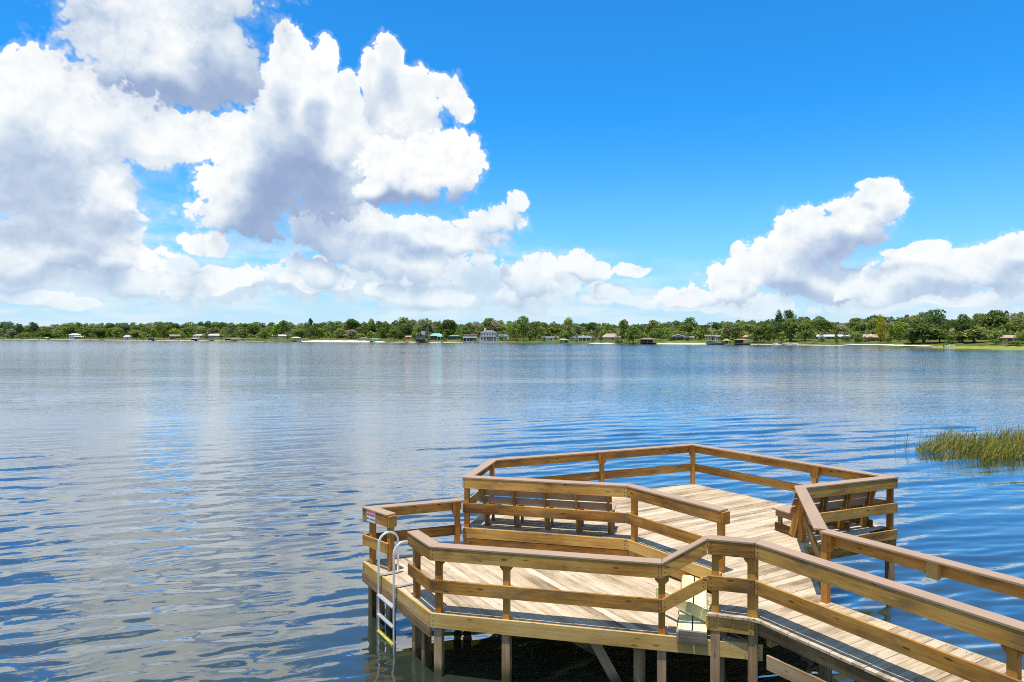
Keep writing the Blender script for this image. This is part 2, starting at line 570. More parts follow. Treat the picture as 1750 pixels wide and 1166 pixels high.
# ------------------------------------------------------------------ the lake
def make_water():
    nr = np.random.default_rng(11)
    # rings of distance, finer near the camera's stretch of water
    rs = [1.5]
    while rs[-1] < 2600.0:
        r = rs[-1]
        g = 0.03 if r < 7.5 else (0.0050 if r < 45 else (0.010 if r < 120 else 0.03))
        rs.append(r * (1 + g))
    rs = np.array(rs)
    th = np.concatenate([np.arange(-180, -54, 6.0), np.linspace(-54, 54, 560), np.arange(60, 180.1, 6.0)])
    th = np.radians(np.unique(th))
    RR, TT = np.meshgrid(rs, th, indexing='ij')
    X = RR * np.sin(TT)
    Y = RR * np.cos(TT)
    cell = np.maximum(RR * np.gradient(rs)[:, None] / rs[:, None], RR * 0.0034)
    Z = np.zeros_like(X)
    # wind patches: rougher towards the right, smooth slicks elsewhere
    def lowf(n, lo, hi, stretch):
        out = np.zeros_like(X)
        for _ in range(n):
            lam = nr.uniform(lo, hi)
            a = nr.uniform(0, 2 * np.pi)
            out += np.sin(2 * np.pi / lam * (np.cos(a) * X / stretch + np.sin(a) * Y) + nr.uniform(0, 6.28))
        return out / np.sqrt(n / 2)
    patch = np.clip(0.92 + 0.28 * lowf(7, 9, 40, 1.8) - 0.10 * np.clip(-X / 12, -1, 1), 0.3, 1.5)
    N = 66
    lam = np.exp(nr.uniform(np.log(0.26), np.log(2.5), N))
    for i in range(N):
        L = lam[i]
        ang = np.radians(90 + nr.normal(14, 10 if L > 0.7 else 17))
        k = 2 * np.pi / L
        slope = 0.102 * math.sqrt(2.0 / N) * (1.30 if L < 0.65 else (1.05 if L < 1.5 else 0.65))
        amp = slope / k
        fade = np.clip((L / cell - 2.5) / 3.0, 0, 1)
        ph = k * (np.cos(ang) * X + np.sin(ang) * Y) + nr.uniform(0, 6.28) + 0.9 * np.sin(2 * np.pi / (L * 7.3) * (X * 0.8 - Y * 0.5) + i)
        Z += amp * fade * (np.sin(ph) + 0.18 * np.sin(2 * ph + 0.4))
    Z *= patch
    # slow dying out beyond the modelled waves
    n, m = X.shape
    co = np.stack([X, Y, Z], -1).reshape(-1, 3).astype(np.float32)
    a = (np.arange(n - 1)[:, None] * m + np.arange(m - 1)[None, :]).ravel()
    quads = np.stack([a, a + 1, a + m + 1, a + m], -1).astype(np.int32)
    me = bpy.data.meshes.new('lake_water')
    me.vertices.add(len(co))
    me.vertices.foreach_set('co', co.ravel())
    me.loops.add(quads.size)
    me.loops.foreach_set('vertex_index', quads.ravel())
    me.polygons.add(len(quads))
    me.polygons.foreach_set('loop_start', np.arange(0, quads.size, 4, dtype=np.int32))
    me.polygons.foreach_set('use_smooth', np.ones(len(quads), dtype=bool))
    me.update(calc_edges=True)
    me.validate()
    m_, t, out = new_mat('lake_water')
    geo = t.new('ShaderNodeNewGeometry')
    P = geo.outputs['Position']
    dist = t.vec('LENGTH', t.vec('MULTIPLY', P, (1.0, 1.0, 0.0)))
    fine = t.noise(t.vec('MULTIPLY', P, (1.7, 3.6, 1.0)), 1.0, 3.0, 0.55)
    far = t.noise(t.vec('MULTIPLY', P, (0.20, 0.55, 1.0)), 1.0, 5.0, 0.66)
    wind = t.noise(t.vec('MULTIPLY', P, (0.010, 0.028, 1.0)), 1.0, 4.0, 0.55)
    wind = t.maprange(wind, 0.38, 0.60, 0.38, 1.0, smooth=True)
    b1 = t.new('ShaderNodeBump')
    t.put(b1.inputs['Strength'], t.math('MULTIPLY', t.maprange(dist, 9.0, 45.0, 0.13, 0.55), wind))
    b1.inputs['Distance'].default_value = 0.05
    t.l.new(fine, b1.inputs['Height'])
    b2 = t.new('ShaderNodeBump')
    t.put(b2.inputs['Strength'], t.math('MULTIPLY', t.maprange(dist, 22.0, 120.0, 0.0, 0.85), wind))
    b2.inputs['Distance'].default_value = 0.30
    t.l.new(far, b2.inputs['Height'])
    t.l.new(b1.outputs[0], b2.inputs['Normal'])
    nrm = b2.outputs[0]
    def refl(nsock):
        lw = t.new('ShaderNodeLayerWeight')
        lw.inputs['Blend'].default_value = 0.5
        if nsock is not None:
            t.l.new(nsock, lw.inputs['Normal'])
        return t.math('MULTIPLY_ADD', t.math('POWER', lw.outputs['Facing'], 2.4), 0.96, 0.035)
    fr = t.math('ADD', t.math('MULTIPLY', refl(None), 0.6), t.math('MULTIPLY', refl(nrm), 0.4))
    gl = t.new('ShaderNodeBsdfGlossy')
    gl.inputs['Color'].default_value = (0.92, 0.95, 1.0, 1)
    t.put(gl.inputs['Roughness'], t.maprange(dist, 15.0, 300.0, 0.015, 0.10))
    t.l.new(nrm, gl.inputs['Normal'])
    df = t.new('ShaderNodeBsdfDiffuse')
    mud = t.noise(P, 0.22, 3.0, 0.5)
    t.put(df.inputs['Color'], t.mix(mud, (0.036, 0.052, 0.036), (0.062, 0.076, 0.055)))
    tr = t.new('ShaderNodeBsdfTransparent')
    tr.inputs['Color'].default_value = (0.52, 0.52, 0.20, 1)
    body = t.new('ShaderNodeMixShader')
    body.inputs[0].default_value = 0.5
    t.l.new(df.outputs[0], body.inputs[1])
    t.l.new(tr.outputs[0], body.inputs[2])
    mx = t.new('ShaderNodeMixShader')
    t.l.new(fr, mx.inputs[0])
    t.l.new(body.outputs[0], mx.inputs[1])
    t.l.new(gl.outputs[0], mx.inputs[2])
    t.l.new(mx.outputs[0], out.inputs[0])
    me.materials.append(m_)
    o = bpy.data.objects.new('lake_water', me)
    COL.objects.link(o)
    prop(o, label='rippled blue and grey lake water reflecting the clouds', kind='structure')


make_water()


def make_bed():
    m, t, out = new_mat('lake_bed')
    geo = t.new('ShaderNodeNewGeometry')
    n = t.noise(geo.outputs['Position'], 0.9, 5.0, 0.6)
    c = t.ramp(n, [(0.3, (0.10, 0.095, 0.02)), (0.6, (0.25, 0.23, 0.06)), (0.8, (0.36, 0.33, 0.11))])
    principled(t, out, c, 0.9, 0.1)
    vs, fs = [], []
    nx, ny = 30, 30
    for j in range(ny + 1):
        for i in range(nx + 1):
            x, y = -60 + 120 * i / nx, -20 + 110 * j / ny
            vs.append((x, y, -0.95 - 0.012 * max(0, y) + 0.07 * math.sin(x * 1.3 + y) + 0.06 * math.sin(y * 0.9 - x * 0.7)))
    for j in range(ny):
        for i in range(nx):
            a = j * (nx + 1) + i
            fs.append((a, a + 1, a + nx + 2, a + nx + 1))
    k = len(vs)
    vs += [(-3000, -2600, -3.4), (3000, -2600, -3.4), (3000, 3000, -3.4), (-3000, 3000, -3.4)]
    fs.append((k, k + 1, k + 2, k + 3))
    mesh_obj('lake_bed', vs, fs, m, label='olive lake bed seen dimly through the shallow water', kind='structure', smooth=True)


make_bed()

# ------------------------------------------------------------------ the wooden dock
ZU, ZL = 1.30, 0.92                  # upper and lower deck tops
CU, CLO = 2.30, 1.92                 # rail cap tops


def P2(x, y, z):
    v = W(x, y, z)
    return Vector((v.x, v.y, 0))


P1 = P2(791, 815, CU); PB = P2(1072, 830, CU); PC = P2(1232, 872, CU)
Pb = P2(838, 784, CU); Pc = P2(1184, 758, CU); Pd = P2(1534, 815, CU)
Pe = P2(1376, 833, CU); Pf = P2(1414, 904, CU)
Pn9 = P2(1209, 920, CU); Pn8 = P2(1290, 927, CU)
LQ = P2(1131, 962, CLO); LC = P2(735, 933, CLO); LE = P2(697, 908, CLO)
LS = P2(662, 880, CLO); LF = P2(620, 866, CLO); LJ = P2(788, 851, CLO)
U = (P2(1750, 1075, CU) - Pn8).normalized()           # along the walkway, towards the camera
V = Vector((-U.y, U.x, 0))                            # across it, to the far right
Pn7 = Pn8 + U * 7.5
Pg = Pf + (P2(1750, 990, CU) - Pf).normalized() * 8.0

dock = empty('wooden_dock', (Pn9.x, Pn9.y, ZU), label='brown wooden lake dock with two deck levels, railings and a walkway', cat='dock')
OFF = Vector((Pn9.x, Pn9.y, ZU))


def offset(pts, d, closed=False):
    """shift an open polyline d to its right, mitred"""
    out = []
    n = len(pts)
    for i in range(n):
        dirs = []
        if i > 0:
            dirs.append((pts[i] - pts[i - 1]).normalized())
        if i < n - 1:
            dirs.append((pts[i + 1] - pts[i]).normalized())
        ns = [Vector((t.y, -t.x, 0)) for t in dirs]
        if len(ns) == 1:
            out.append(pts[i] + ns[0] * d)
        else:
            b = (ns[0] + ns[1])
            b = b / b.length
            out.append(pts[i] + b * (d / max(0.35, b.dot(ns[0]))))
    return out


NAILS = []


def strip(name, line, d0, d1, zs0, zs1, mat, bev=0.0, skip=(), gap=0.002):
    """boards along a polyline between two offsets, one per span"""
    a, b = offset(line, d0), offset(line, d1)
    res = []
    for i in range(len(line) - 1):
        if i in skip:
            continue
        g = (line[i + 1] - line[i]).normalized() * gap
        quad = [a[i] + g, a[i + 1] - g, b[i + 1] - g, b[i] + g]
        z0 = [zs0[i], zs0[i + 1], zs0[i + 1], zs0[i]]
        z1 = [zs1[i], zs1[i + 1], zs1[i + 1], zs1[i]]
        if name in ('top_rail', 'mid_rail', 'rim_board') and min(d0, d1) < 0.03:
            tt = (line[i + 1] - line[i]).normalized()
            for e, sg in ((a[i], 1), (a[i + 1], -1)):
                for fz in (0.18, 0.5, 0.82):
                    NAILS.append((e + tt * sg * 0.045, tt, z0[0] + (z1[0] - z0[0]) * fz if sg > 0 else z0[1] + (z1[1] - z0[1]) * fz))
        res.append(prism(name, quad, z0, z1, mat, dock, axis=line[i + 1] - line[i], bev=bev, off=OFF))
    return res


def railing(line, ztop, mid=True, fasc_mat=None):
    zt = ztop if isinstance(ztop, list) else [ztop] * len(line)
    strip('rail_cap', line, -0.012, 0.178, [z - 0.032 for z in zt], zt, M_CAP, bev=0.005)
    strip('top_rail', line, -0.005, 0.033, [z - 0.032 - 0.184 for z in zt], [z - 0.034 for z in zt], fasc_mat or M_RAIL, bev=0.003)
    if mid:
        strip('mid_rail', line, -0.005, 0.033, [z - 0.685 for z in zt], [z - 0.50 for z in zt], M_RAIL, bev=0.003)


R_UP = [PC, PB, P1, Pb, Pc, Pd, Pe, Pf, Pg]
railing(R_UP[:8], CU)
# walkway side beyond the bench: no mid rail there
railing([Pf, Pg], CU, mid=False)
railing([Pn7, Pn8, Pn9], CU)
railing([Pn9, LQ], [CU, CLO])
railing([LQ, LC, LE], CLO)
railing([LS, LF, LJ], CLO)

# rim boards under the deck edges
strip('rim_board', [PC, PB, P1], -0.005, 0.033, [ZU - 0.165] * 3, [ZU + 0.025] * 3, M_RIM, bev=0.004)
strip('rim_board', [P1, Pb, Pc, Pd, Pe, Pf, Pg], -0.005, 0.033, [ZU - 0.19] * 7, [ZU - 0.01] * 7, M_RIM, bev=0.004)
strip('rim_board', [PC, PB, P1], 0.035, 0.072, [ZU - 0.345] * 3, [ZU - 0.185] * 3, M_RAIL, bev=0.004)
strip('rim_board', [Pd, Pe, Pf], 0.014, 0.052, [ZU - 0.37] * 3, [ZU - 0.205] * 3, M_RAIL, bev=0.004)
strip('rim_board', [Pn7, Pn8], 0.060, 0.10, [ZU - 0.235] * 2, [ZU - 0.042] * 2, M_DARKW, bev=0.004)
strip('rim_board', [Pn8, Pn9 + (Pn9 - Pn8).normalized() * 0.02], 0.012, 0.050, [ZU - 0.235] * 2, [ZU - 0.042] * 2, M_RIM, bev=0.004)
# lower deck: one long front board runs on beneath the upper corner
dirF = (LQ - LC).normalized()
a8 = ray(1304, 1130)
s_ = (LC.x * a8.y - LC.y * a8.x) / (dirF.y * a8.x - dirF.x * a8.y)
L3 = LC + dirF * s_
strip('rim_board', [L3, LC], -0.005, 0.033, [ZL - 0.20] * 2, [ZL + 0.012] * 2, M_RIM, bev=0.004)
strip('rim_board', [LC, LF, LJ], -0.005, 0.033, [ZL - 0.17] * 3, [ZL + 0.012] * 3, M_RIM, bev=0.004)
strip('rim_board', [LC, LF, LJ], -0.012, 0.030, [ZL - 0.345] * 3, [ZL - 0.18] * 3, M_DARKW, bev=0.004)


def clip(poly, n, d, keep_less):
    """clip a plan polygon by the line n.p = d"""
    out = []
    m = len(poly)
    for i in range(m):
        a, b = poly[i], poly[(i + 1) % m]
        da, db = n.dot(a) - d, n.dot(b) - d
        if not keep_less:
            da, db = -da, -db
        if da <= 0:
            out.append(a)
        if (da < 0 < db) or (db < 0 < da):
            out.append(a + (b - a) * (da / (da - db)))
    return out


DECKN = []


def lay(poly, ax, z, wid, mat, name='deck_plank', jit=0.0):
    """planks along ax cut to the plan polygon, each one its own object"""
    n = Vector((-ax.y, ax.x, 0))
    lo, hi = min(n.dot(p) for p in poly), max(n.dot(p) for p in poly)
    s = lo
    while s < hi - 0.02:
        gap = 0.0016 + rng.random() * 0.0018
        pc = clip(clip(poly, n, s + gap, False), n, s + wid - gap, True)
        s += wid
        if len(pc) < 3:
            continue
        clean = [p for i, p in enumerate(pc) if (p - pc[i - 1]).length > 1e-4]
        if len(clean) < 3:
            continue
        ar = abs(sum(clean[i].x * clean[(i + 1) % len(clean)].y - clean[(i + 1) % len(clean)].x * clean[i].y for i in range(len(clean)))) / 2
        if ar < 0.004:
            continue
        if jit:
            mid_ = sum((ax.dot(p) for p in clean)) / len(clean)
            e0, e1 = rng.uniform(-jit, jit), rng.uniform(-jit, jit)
            clean = [p + ax * (e1 if ax.dot(p) > mid_ else e0) for p in clean]
        dz = rng.uniform(-0.003, 0.003)
        a0, a1 = min(ax.dot(p) for p in clean), max(ax.dot(p) for p in clean)
        rows = [a0 + 0.07, a1 - 0.07] + [0.61 * k for k in range(-40, 60) if a0 + 0.2 < 0.61 * k < a1 - 0.2]
        ctr = n.dot(sum(clean, Vector()) / len(clean))
        for aa in rows:
            for sd_ in (-0.042, 0.042):
                q_ = ax * (aa + rng.uniform(-.01, .01)) + n * (ctr + sd_ + rng.uniform(-.006, .006))
                DECKN.append(Vector((q_.x, q_.y, z + dz + 0.0012)) - OFF)
        prism(name, clean, z - 0.038 + dz, z + dz, mat, dock, axis=ax, bev=0.004, off=OFF)


# upper deck and walkway: boards across the walkway
inn = offset([PC, PB, P1, Pb, Pc, Pd], 0.036)
ue = U.dot(Pe) - 0.02 + 0.10


def cut_at(a, b, u):
    k = (u - U.dot(a)) / (U.dot(b) - U.dot(a))
    return a + (b - a) * k


inn2 = offset([Pe, Pf, Pg], 0.036)
k1 = cut_at(inn[4], inn[5], ue)
k2 = cut_at(inn2[0], inn2[1], ue)
near = offset([Pn7, Pn8, Pn9], -0.015)
far_end = cut_at(inn2[1], inn2[2], U.dot(near[0]))
stepe = [Pn9 + (Pn9 - Pn8).normalized() * 0.02, PC + (PC - PB).normalized() * 0.06]
up_poly = inn[:5] + [k1, k2, inn2[1], far_end, near[0], near[1], near[2], inn[0]]
lay(up_poly, V, ZU, 0.1425, M_DECK, jit=0.007)
# lower deck: boards along the walkway's direction
ll = offset([L3, LC, LF, LJ], 0.036)
into = (Pc - PB).normalized() * 0.25
low_poly = [ll[0] + V * 0.02, ll[1], ll[2], ll[3] + into * 0.2, P1 + into, PB + into, PC + into * 0.6, Pn9 + V * 0.35]
lay(low_poly, U, ZL, 0.1425, M_DECK)

# rail posts, at a distance along each line, standing inside the boards
def post(line, i, s, ztop, zbot, name='rail_post', mat=None, size=0.092, d=0.036, brackets=True, bits=(1, -1)):
    t = (line[i + 1] - line[i])
    L = t.length
    t = t / L
    nrm = Vector((t.y, -t.x, 0))
    c = line[i] + t * (s if s >= 0 else L + s) + nrm * (d + size / 2)
    h = size / 2
    quad = [c - t * h - nrm * h, c + t * h - nrm * h, c + t * h + nrm * h, c - t * h + nrm * h]
    prism(name, quad, zbot, ztop, mat or M_POST, dock, axis=t, upright=True, bev=0.004, off=OFF)
    if brackets and name == 'rail_post':
        for sg in bits:
            for_x = [h + 0.001, h + 0.048]
            a0, a1 = c + t * sg * for_x[0], c + t * sg * for_x[1]
            q = [a0 - nrm * h * 0.9, a1 - nrm * h * 0.9, a1 + nrm * h * 0.9, a0 + nrm * h * 0.9]
            prism('post_bracket', q, [ztop - 0.27, ztop - 0.215, ztop - 0.215, ztop - 0.27], ztop - 0.002, mat or M_POST, dock, axis=t, upright=True, off=OFF)
    return c


piles = []


def both(line, i, s, zcap, zdeck, pile=True, **kw):
    c = post(line, i, s, zcap - 0.034, zdeck - 0.001, **kw)
    if pile:
        piles.append((c, line[i + 1] - line[i], zdeck - 0.045))
    return c


both(R_UP, 0, 0.06, CU, ZU, bits=())
both(R_UP, 0, -0.10, CU, ZU, bits=())
both(R_UP, 1, -0.06, CU, ZU, bits=())
both(R_UP, 2, -0.16, CU, ZU, bits=())
both(R_UP, 3, P2(1025, 773, CU - .05).x - Pb.x + 0.22, CU, ZU)
both(R_UP, 3, -0.06, CU, ZU, bits=(-1,))
both(R_UP, 4, 3.32, CU, ZU)
both(R_UP, 5, 0.10, CU, ZU, bits=())
both(R_UP, 5, -0.02, CU, ZU, bits=())
both(R_UP, 7, 0.03, CU, ZU, bits=(1,))
both(R_UP, 7, 4.6, CU, ZU)
RN = [Pn7, Pn8, Pn9]
both(RN, 1, 0.02, CU, ZU, size=0.135, bits=(1,))
both(RN, 1, -0.10, CU, ZU, bits=(-1,))
both(RN, 0, 4.56, CU, ZU)
RL = [LQ, LC, LE]
both(RL, 0, 0.0, CLO, ZL)
both(RL, 0, P2(857, 943, CLO).x * -1 + LQ.x, CLO, ZL)
both(RL, 0, -0.11, CLO, ZL, bits=(-1,))
both(RL, 1, -0.17, CLO, ZL, bits=())
RF = [LS, LF, LJ]
both(RF, 0, 0.02, CLO, ZL, bits=())
both(RF, 0, -0.20, CLO, ZL, bits=())
both(RF, 1, -0.10, CLO, ZL, bits=(-1,))
# square end boards closing the rail ends
def end_board(p, inward, ztop):
    t = Vector(inward).normalized()
    nrm = Vector((t.y, -t.x, 0))
    q = [p, p + t * 0.036, p + t * 0.036 + nrm * 0.17, p + nrm * 0.17]
    prism('rail_end', q, ztop - 0.225, ztop - 0.034, M_RAIL, dock, axis=nrm, off=OFF, bev=0.003)


end_board(PC - (PB - PC).normalized() * 0.038, PB - PC, CU)
end_board(LS - (LF - LS).normalized() * 0.038, LF - LS, CLO)
# lone block under the far walkway rail
tg = (Pg - Pf).normalized()
ng = Vector((tg.y, -tg.x, 0))
cb = P2(1617, 965, CU - 0.13) + ng * 0.03
sb = (cb - Pf).dot(tg)
cb = Pf + tg * sb + ng * 0.095
prism('rail_block', [cb - tg * 0.07 - ng * 0.044, cb + tg * 0.07 - ng * 0.044, cb + tg * 0.07 + ng * 0.044, cb - tg * 0.07 + ng * 0.044], CU - 0.24, CU - 0.036, M_RIM, dock, axis=tg, upright=True, off=OFF, bev=0.003)

# nail heads in the deck boards and at the board ends
dv, dfc = [], []
for c in DECKN:
    k = len(dv)
    h_ = 0.0055
    dv += [c + Vector((-h_, -h_, 0)), c + Vector((h_, -h_, 0)), c + Vector((h_, h_, 0)), c + Vector((-h_, h_, 0))]
    dv += [v - Vector((0, 0, 0.012)) for v in dv[k:k + 4]]
    dfc += [(k, k + 1, k + 2, k + 3), (k + 4, k + 5, k + 1, k), (k + 5, k + 6, k + 2, k + 1), (k + 6, k + 7, k + 3, k + 2), (k + 7, k + 4, k, k + 3)]
mesh_obj('deck_nails', dv, dfc, M_BLACK, dock, kind='stuff')
nv, nf = [], []
for e, tt, z in NAILS:
    nn = Vector((tt.y, -tt.x, 0))
    k = len(nv)
    c = e - nn * 0.0015 - OFF
    c.z = z - OFF.z
    for sx in (-1, 1):
        for sy in (0, 1):
            for sz in (-1, 1):
                nv.append(c + tt * sx * 0.007 + nn * sy * 0.01 + Vector((0, 0, sz * 0.007)))
    nf += [tuple(k + j for j in q) for q in ((0, 1, 3, 2), (4, 6, 7, 5), (0, 4, 5, 1), (2, 3, 7, 6), (0, 2, 6, 4), (1, 5, 7, 3))]
mesh_obj('nail_heads', nv, nf, M_BLACK, dock, kind='stuff')

# piles below, carried on from the posts, and a few more under the decks
for c, t, zt in piles:
    t = t.normalized()
    nrm = Vector((t.y, -t.x, 0))
    h = 0.062
    prism('piling', [c - t * h - nrm * h, c + t * h - nrm * h, c + t * h + nrm * h, c - t * h + nrm * h], -1.6, zt - 0.002, M_PILE, dock, axis=t, upright=True, off=OFF, bev=0.006)
extra = [(LC + (LF - LC) * 0.13, 0.06), (LC + (LF - LC) * 0.80, 0.06), (LC + dirF * 2.75 + V * 0.25, 0.06), (LC + dirF * 3.9 + V * 0.12, 0.06)]
for c, h in extra:
    n1 = Vector((U.y, -U.x, 0))
    c = c - n1 * 0.11
    prism('piling', [c - U * h - n1 * h, c + U * h - n1 * h, c + U * h + n1 * h, c - U * h + n1 * h], -1.6, ZL - 0.045, M_PILE, dock, axis=U, upright=True, off=OFF, bev=0.006)
for s in (1.6, 3.2, 4.8):
    for wv_ in (0.16, 1.25):
        c = Pn8 + U * s + V * wv_
        h = 0.062
        prism('piling', [c - U * h - V * h, c + U * h - V * h, c + U * h + V * h, c - U * h + V * h], -1.6, ZU - 0.05, M_PILE, dock, axis=U, upright=True, off=OFF, bev=0.006)
# bearers and braces in the dark below
beam('cross_brace', W(958, 1093, ZL - 0.22) + V * 0.5, Vector((*(W(1062, 1172, 0.0)).xy, -0.25)) + V * 0.1, 0.14, 0.04, M_PILE, dock, U, off=OFF)
beam('cross_brace', W(905, 1098, 0.45) + Vector((0.2, 0.8, 0)), W(1010, 1160, -0.1) + Vector((0.4, 0.5, 0)), 0.10, 0.04, M_PILE, dock, U, off=OFF)
pb = W(1306, 1131, 0.80)
beam('walkway_brace', pb + V * 0.06 + Vector((0, 0, -0.02)), pb + U * 1.35 + V * 0.06 + Vector((0, 0, 0.02)), 0.19, 0.04, M_PILE, dock, V, off=OFF, bev=0.004)
beam('walkway_brace', pb + U * 0.35 + V * 0.55 + Vector((0, 0, -0.75)), pb + U * 1.0 + V * 1.25 + Vector((0, 0, 0.25)), 0.14, 0.04, M_PILE, dock, U, off=OFF)
beam('bearer', Pn8 + V * 0.25 + U * 0.02 + Vector((0, 0, ZU - 0.33)), Pn8 + V * 1.4 + U * 0.02 + Vector((0, 0, ZU - 0.33)), 0.18, 0.07, M_RIM, dock, U, off=OFF)
for s in (0.9, 2.2, 3.5):
    a_ = LC + dirF * 0.3 + V * (0.3 + s * 0.75)
    beam('bearer', (LC + U * -s * 0.7 + V * 0.12) + Vector((0, 0, ZL - 0.14)), (LC + U * -s * 0.7 + V * 3.9) + Vector((0, 0, ZL - 0.14)), 0.18, 0.045, M_DARKW, dock, U, off=OFF)
for s in range(6):
    u_ = -9.9 + 1.25 * s
    cr = [cut_at(up_poly[i - 1], up_poly[i], u_) for i in range(len(up_poly)) if (U.dot(up_poly[i - 1]) - u_) * (U.dot(up_poly[i]) - u_) < 0]
    v0, v1 = min(V.dot(c) for c in cr) + 0.12, max(V.dot(c) for c in cr) - 0.12
    beam('bearer', U * u_ + V * v0 + Vector((0, 0, ZU - 0.14)), U * u_ + V * v1 + Vector((0, 0, ZU - 0.14)), 0.18, 0.045, M_DARKW, dock, U, off=OFF)

# the yellow step between the levels
zS = 1.11
s0, s1 = W(1187, 985, zS), W(1183, 1077, zS)
sd = (s1 - s0).normalized(); sd.z = 0
sn = Vector((sd.y, -sd.x, 0))
if sn.x < 0:
    sn = -sn
for k in (-1, 1):
    c0 = Vector((s0.x, s0.y, 0)) + sn * k * 0.097 - sd * 0.03
    c1 = Vector((s1.x, s1.y, 0)) + sn * k * 0.097
    h = 0.088
    prism('step_tread', [c0 - sn * h, c0 + sn * h, c1 + sn * h, c1 - sn * h], zS - 0.04, zS, M_YELLOW, dock, axis=sd, off=OFF, bev=0.004, label='pale yellow painted step board')
c1 = Vector((s1.x, s1.y, 0))
prism('step_end', [c1 - sn * 0.165, c1 + sn * 0.19, c1 + sn * 0.19 + sd * 0.036, c1 - sn * 0.165 + sd * 0.036], ZL + 0.006, zS - 0.006, M_GREY, dock, axis=sn, off=OFF, bev=0.003)
prism('step_side', [c1 - sn * 0.205, c1 - sn * 0.17, c1 - sn * 0.17 - sd * 2.2, c1 - sn * 0.205 - sd * 2.2], ZL + 0.006, zS - 0.042, M_GREY, dock, axis=sd, off=OFF, bev=0.003)
n9 = Pn9 + (Pn9 - Pn8).normalized() * 0.06 + V * 0.08
prism('step_nosing', [n9, n9 + V * 0.035, n9 + V * 0.035 - U * 1.0, n9 - U * 1.0], ZU - 0.15, ZU + 0.004, M_YELLOW, dock, axis=-U, off=OFF, bev=0.003, label='yellow painted edge board of the upper deck')


# ------------------------------------------------------------------ benches
def bench(label, A, B, inward, fr, foot, legw=0.09):
    t = (B - A)
    L = t.length
    t = t / L
    n = inward
    base = A + Vector((0, 0, ZU + 0.004))
    o = empty('built_in_bench', base, label=label, cat='bench', group='benches built along the dock railings')

    def p(s, y, z):
        return t * s + n * y + Vector((0, 0, z))
    for s in fr:
        beam('back_leg', p(s, 0.40, 0.01), p(s, 0.135, 0.93), legw, 0.04, M_RAIL, o, t, bev=0.003)
        beam('front_leg', p(s + 0.045, 0.74, 0.0), p(s + 0.045, 0.74, 0.41), 0.09, 0.04, M_DARKW, o, t, bev=0.003)
        beam('seat_bearer', p(s + 0.043, 0.20, 0.345), p(s + 0.043, 0.84, 0.345), 0.135, 0.038, M_DARKW, o, t, bev=0.003)
        if foot:
            beam('foot_rail', p(s + 0.043, 0.22, 0.08), p(s + 0.043, 0.86, 0.08), 0.135, 0.038, M_RAIL, o, t, bev=0.003)
        else:
            beam('rear_leg', p(s + 0.045, 0.36, 0.0), p(s + 0.045, 0.36, 0.28), 0.14, 0.038, M_DARKW, o, t, bev=0.003)
    for y in (0.475, 0.622, 0.769):
        sl = beam('seat_slat', p(-0.02 + fr[0] - 0.05, y, 0.43), p(fr[-1] + 0.09, y, 0.43), 0.026, 0.140, M_SLAT, o, n, bev=0.003)
        for k in range(6):
            yy = y - 0.058 + k * 0.0232
            beam('slat_rib', p(fr[0] - 0.068, yy, 0.4135), p(fr[-1] + 0.088, yy, 0.4135), 0.009, 0.011, M_SLAT, sl, n).matrix_parent_inverse = sl.matrix_basis.inverted()
    for z in (0.515, 0.662, 0.81):
        yb = 0.40 - 0.265 * (z - 0.01) / 0.92 + 0.065
        d = Vector((0, 0, 1)) * 0.96 - n * 0.277
        beam('back_slat', p(fr[0] - 0.12, yb, z), p(fr[-1] + 0.06, yb, z), 0.122, 0.028, M_SLAT, o, n - Vector((0, 0, -0.288)), bev=0.003)
    return o


tB = (PB - P1).normalized()
bench('long bench with its grooved back against the left inner dock railing', P1 + tB * 0.05, PB, Vector((-tB.y, tB.x, 0)), [0.30, 0.90, 1.50, 2.10, 2.70], False)
tE = (Pd - Pe).normalized()
bench('shorter bench behind the angled railing beside the walkway', Pe, Pd, Vector((-tE.y, tE.x, 0)), [0.10, 0.70, 1.30, 1.90], True, legw=0.14)

# ------------------------------------------------------------------ swim ladder
eL = (LF - LC).normalized()
nL = Vector((eL.y, -eL.x, 0))            # inwards over the deck
la = W(655, 985, ZL); lb = W(677, 1006, ZL)
cA = LC + eL * (Vector((la.x, la.y, 0)) - LC).dot(eL) - nL * 0.055
cB = LC + eL * (Vector((lb.x, lb.y, 0)) - LC).dot(eL) - nL * 0.055
lad = empty('swim_ladder', (cA.x, cA.y, 0), label='silver tubular swim ladder over the lower deck edge', cat='ladder')
lo = Vector((cA.x, cA.y, 0))
for c in (cA, cB):
    path = [c + Vector((0, 0, z)) - lo for z in (-0.75, -0.2, 0.5, 1.1, 1.48)]
    rad = 0.175
    for k in range(1, 12):
        a = math.pi * k / 12
        path.append(c + nL * (rad - rad * math.cos(a)) + Vector((0, 0, 1.48 + rad * math.sin(a))) - lo)
    path += [c + nL * 2 * rad + Vector((0, 0, z)) - lo for z in (1.48, 1.2, ZL + 0.03)]
    vs, fs = tube_geo(path, 0.021, 10)
    mesh_obj('handrail', vs, fs, M_ALU, lad, smooth=True)
    beam('mounting_arm', c + Vector((0, 0, ZL + 0.035)) - lo, c + nL * 0.37 + Vector((0, 0, ZL + 0.035)) - lo, 0.022, 0.045, M_ALU, lad, eL)
for z, mt in ((0.62, M_ALU), (0.30, M_ALU), (0.015, M_ALGAE), (-0.3, M_ALU)):
    beam('rung', cA + Vector((0, 0, z)) - lo, cB + Vector((0, 0, z)) - lo, 0.03, 0.075, mt, lad, nL, bev=0.004)

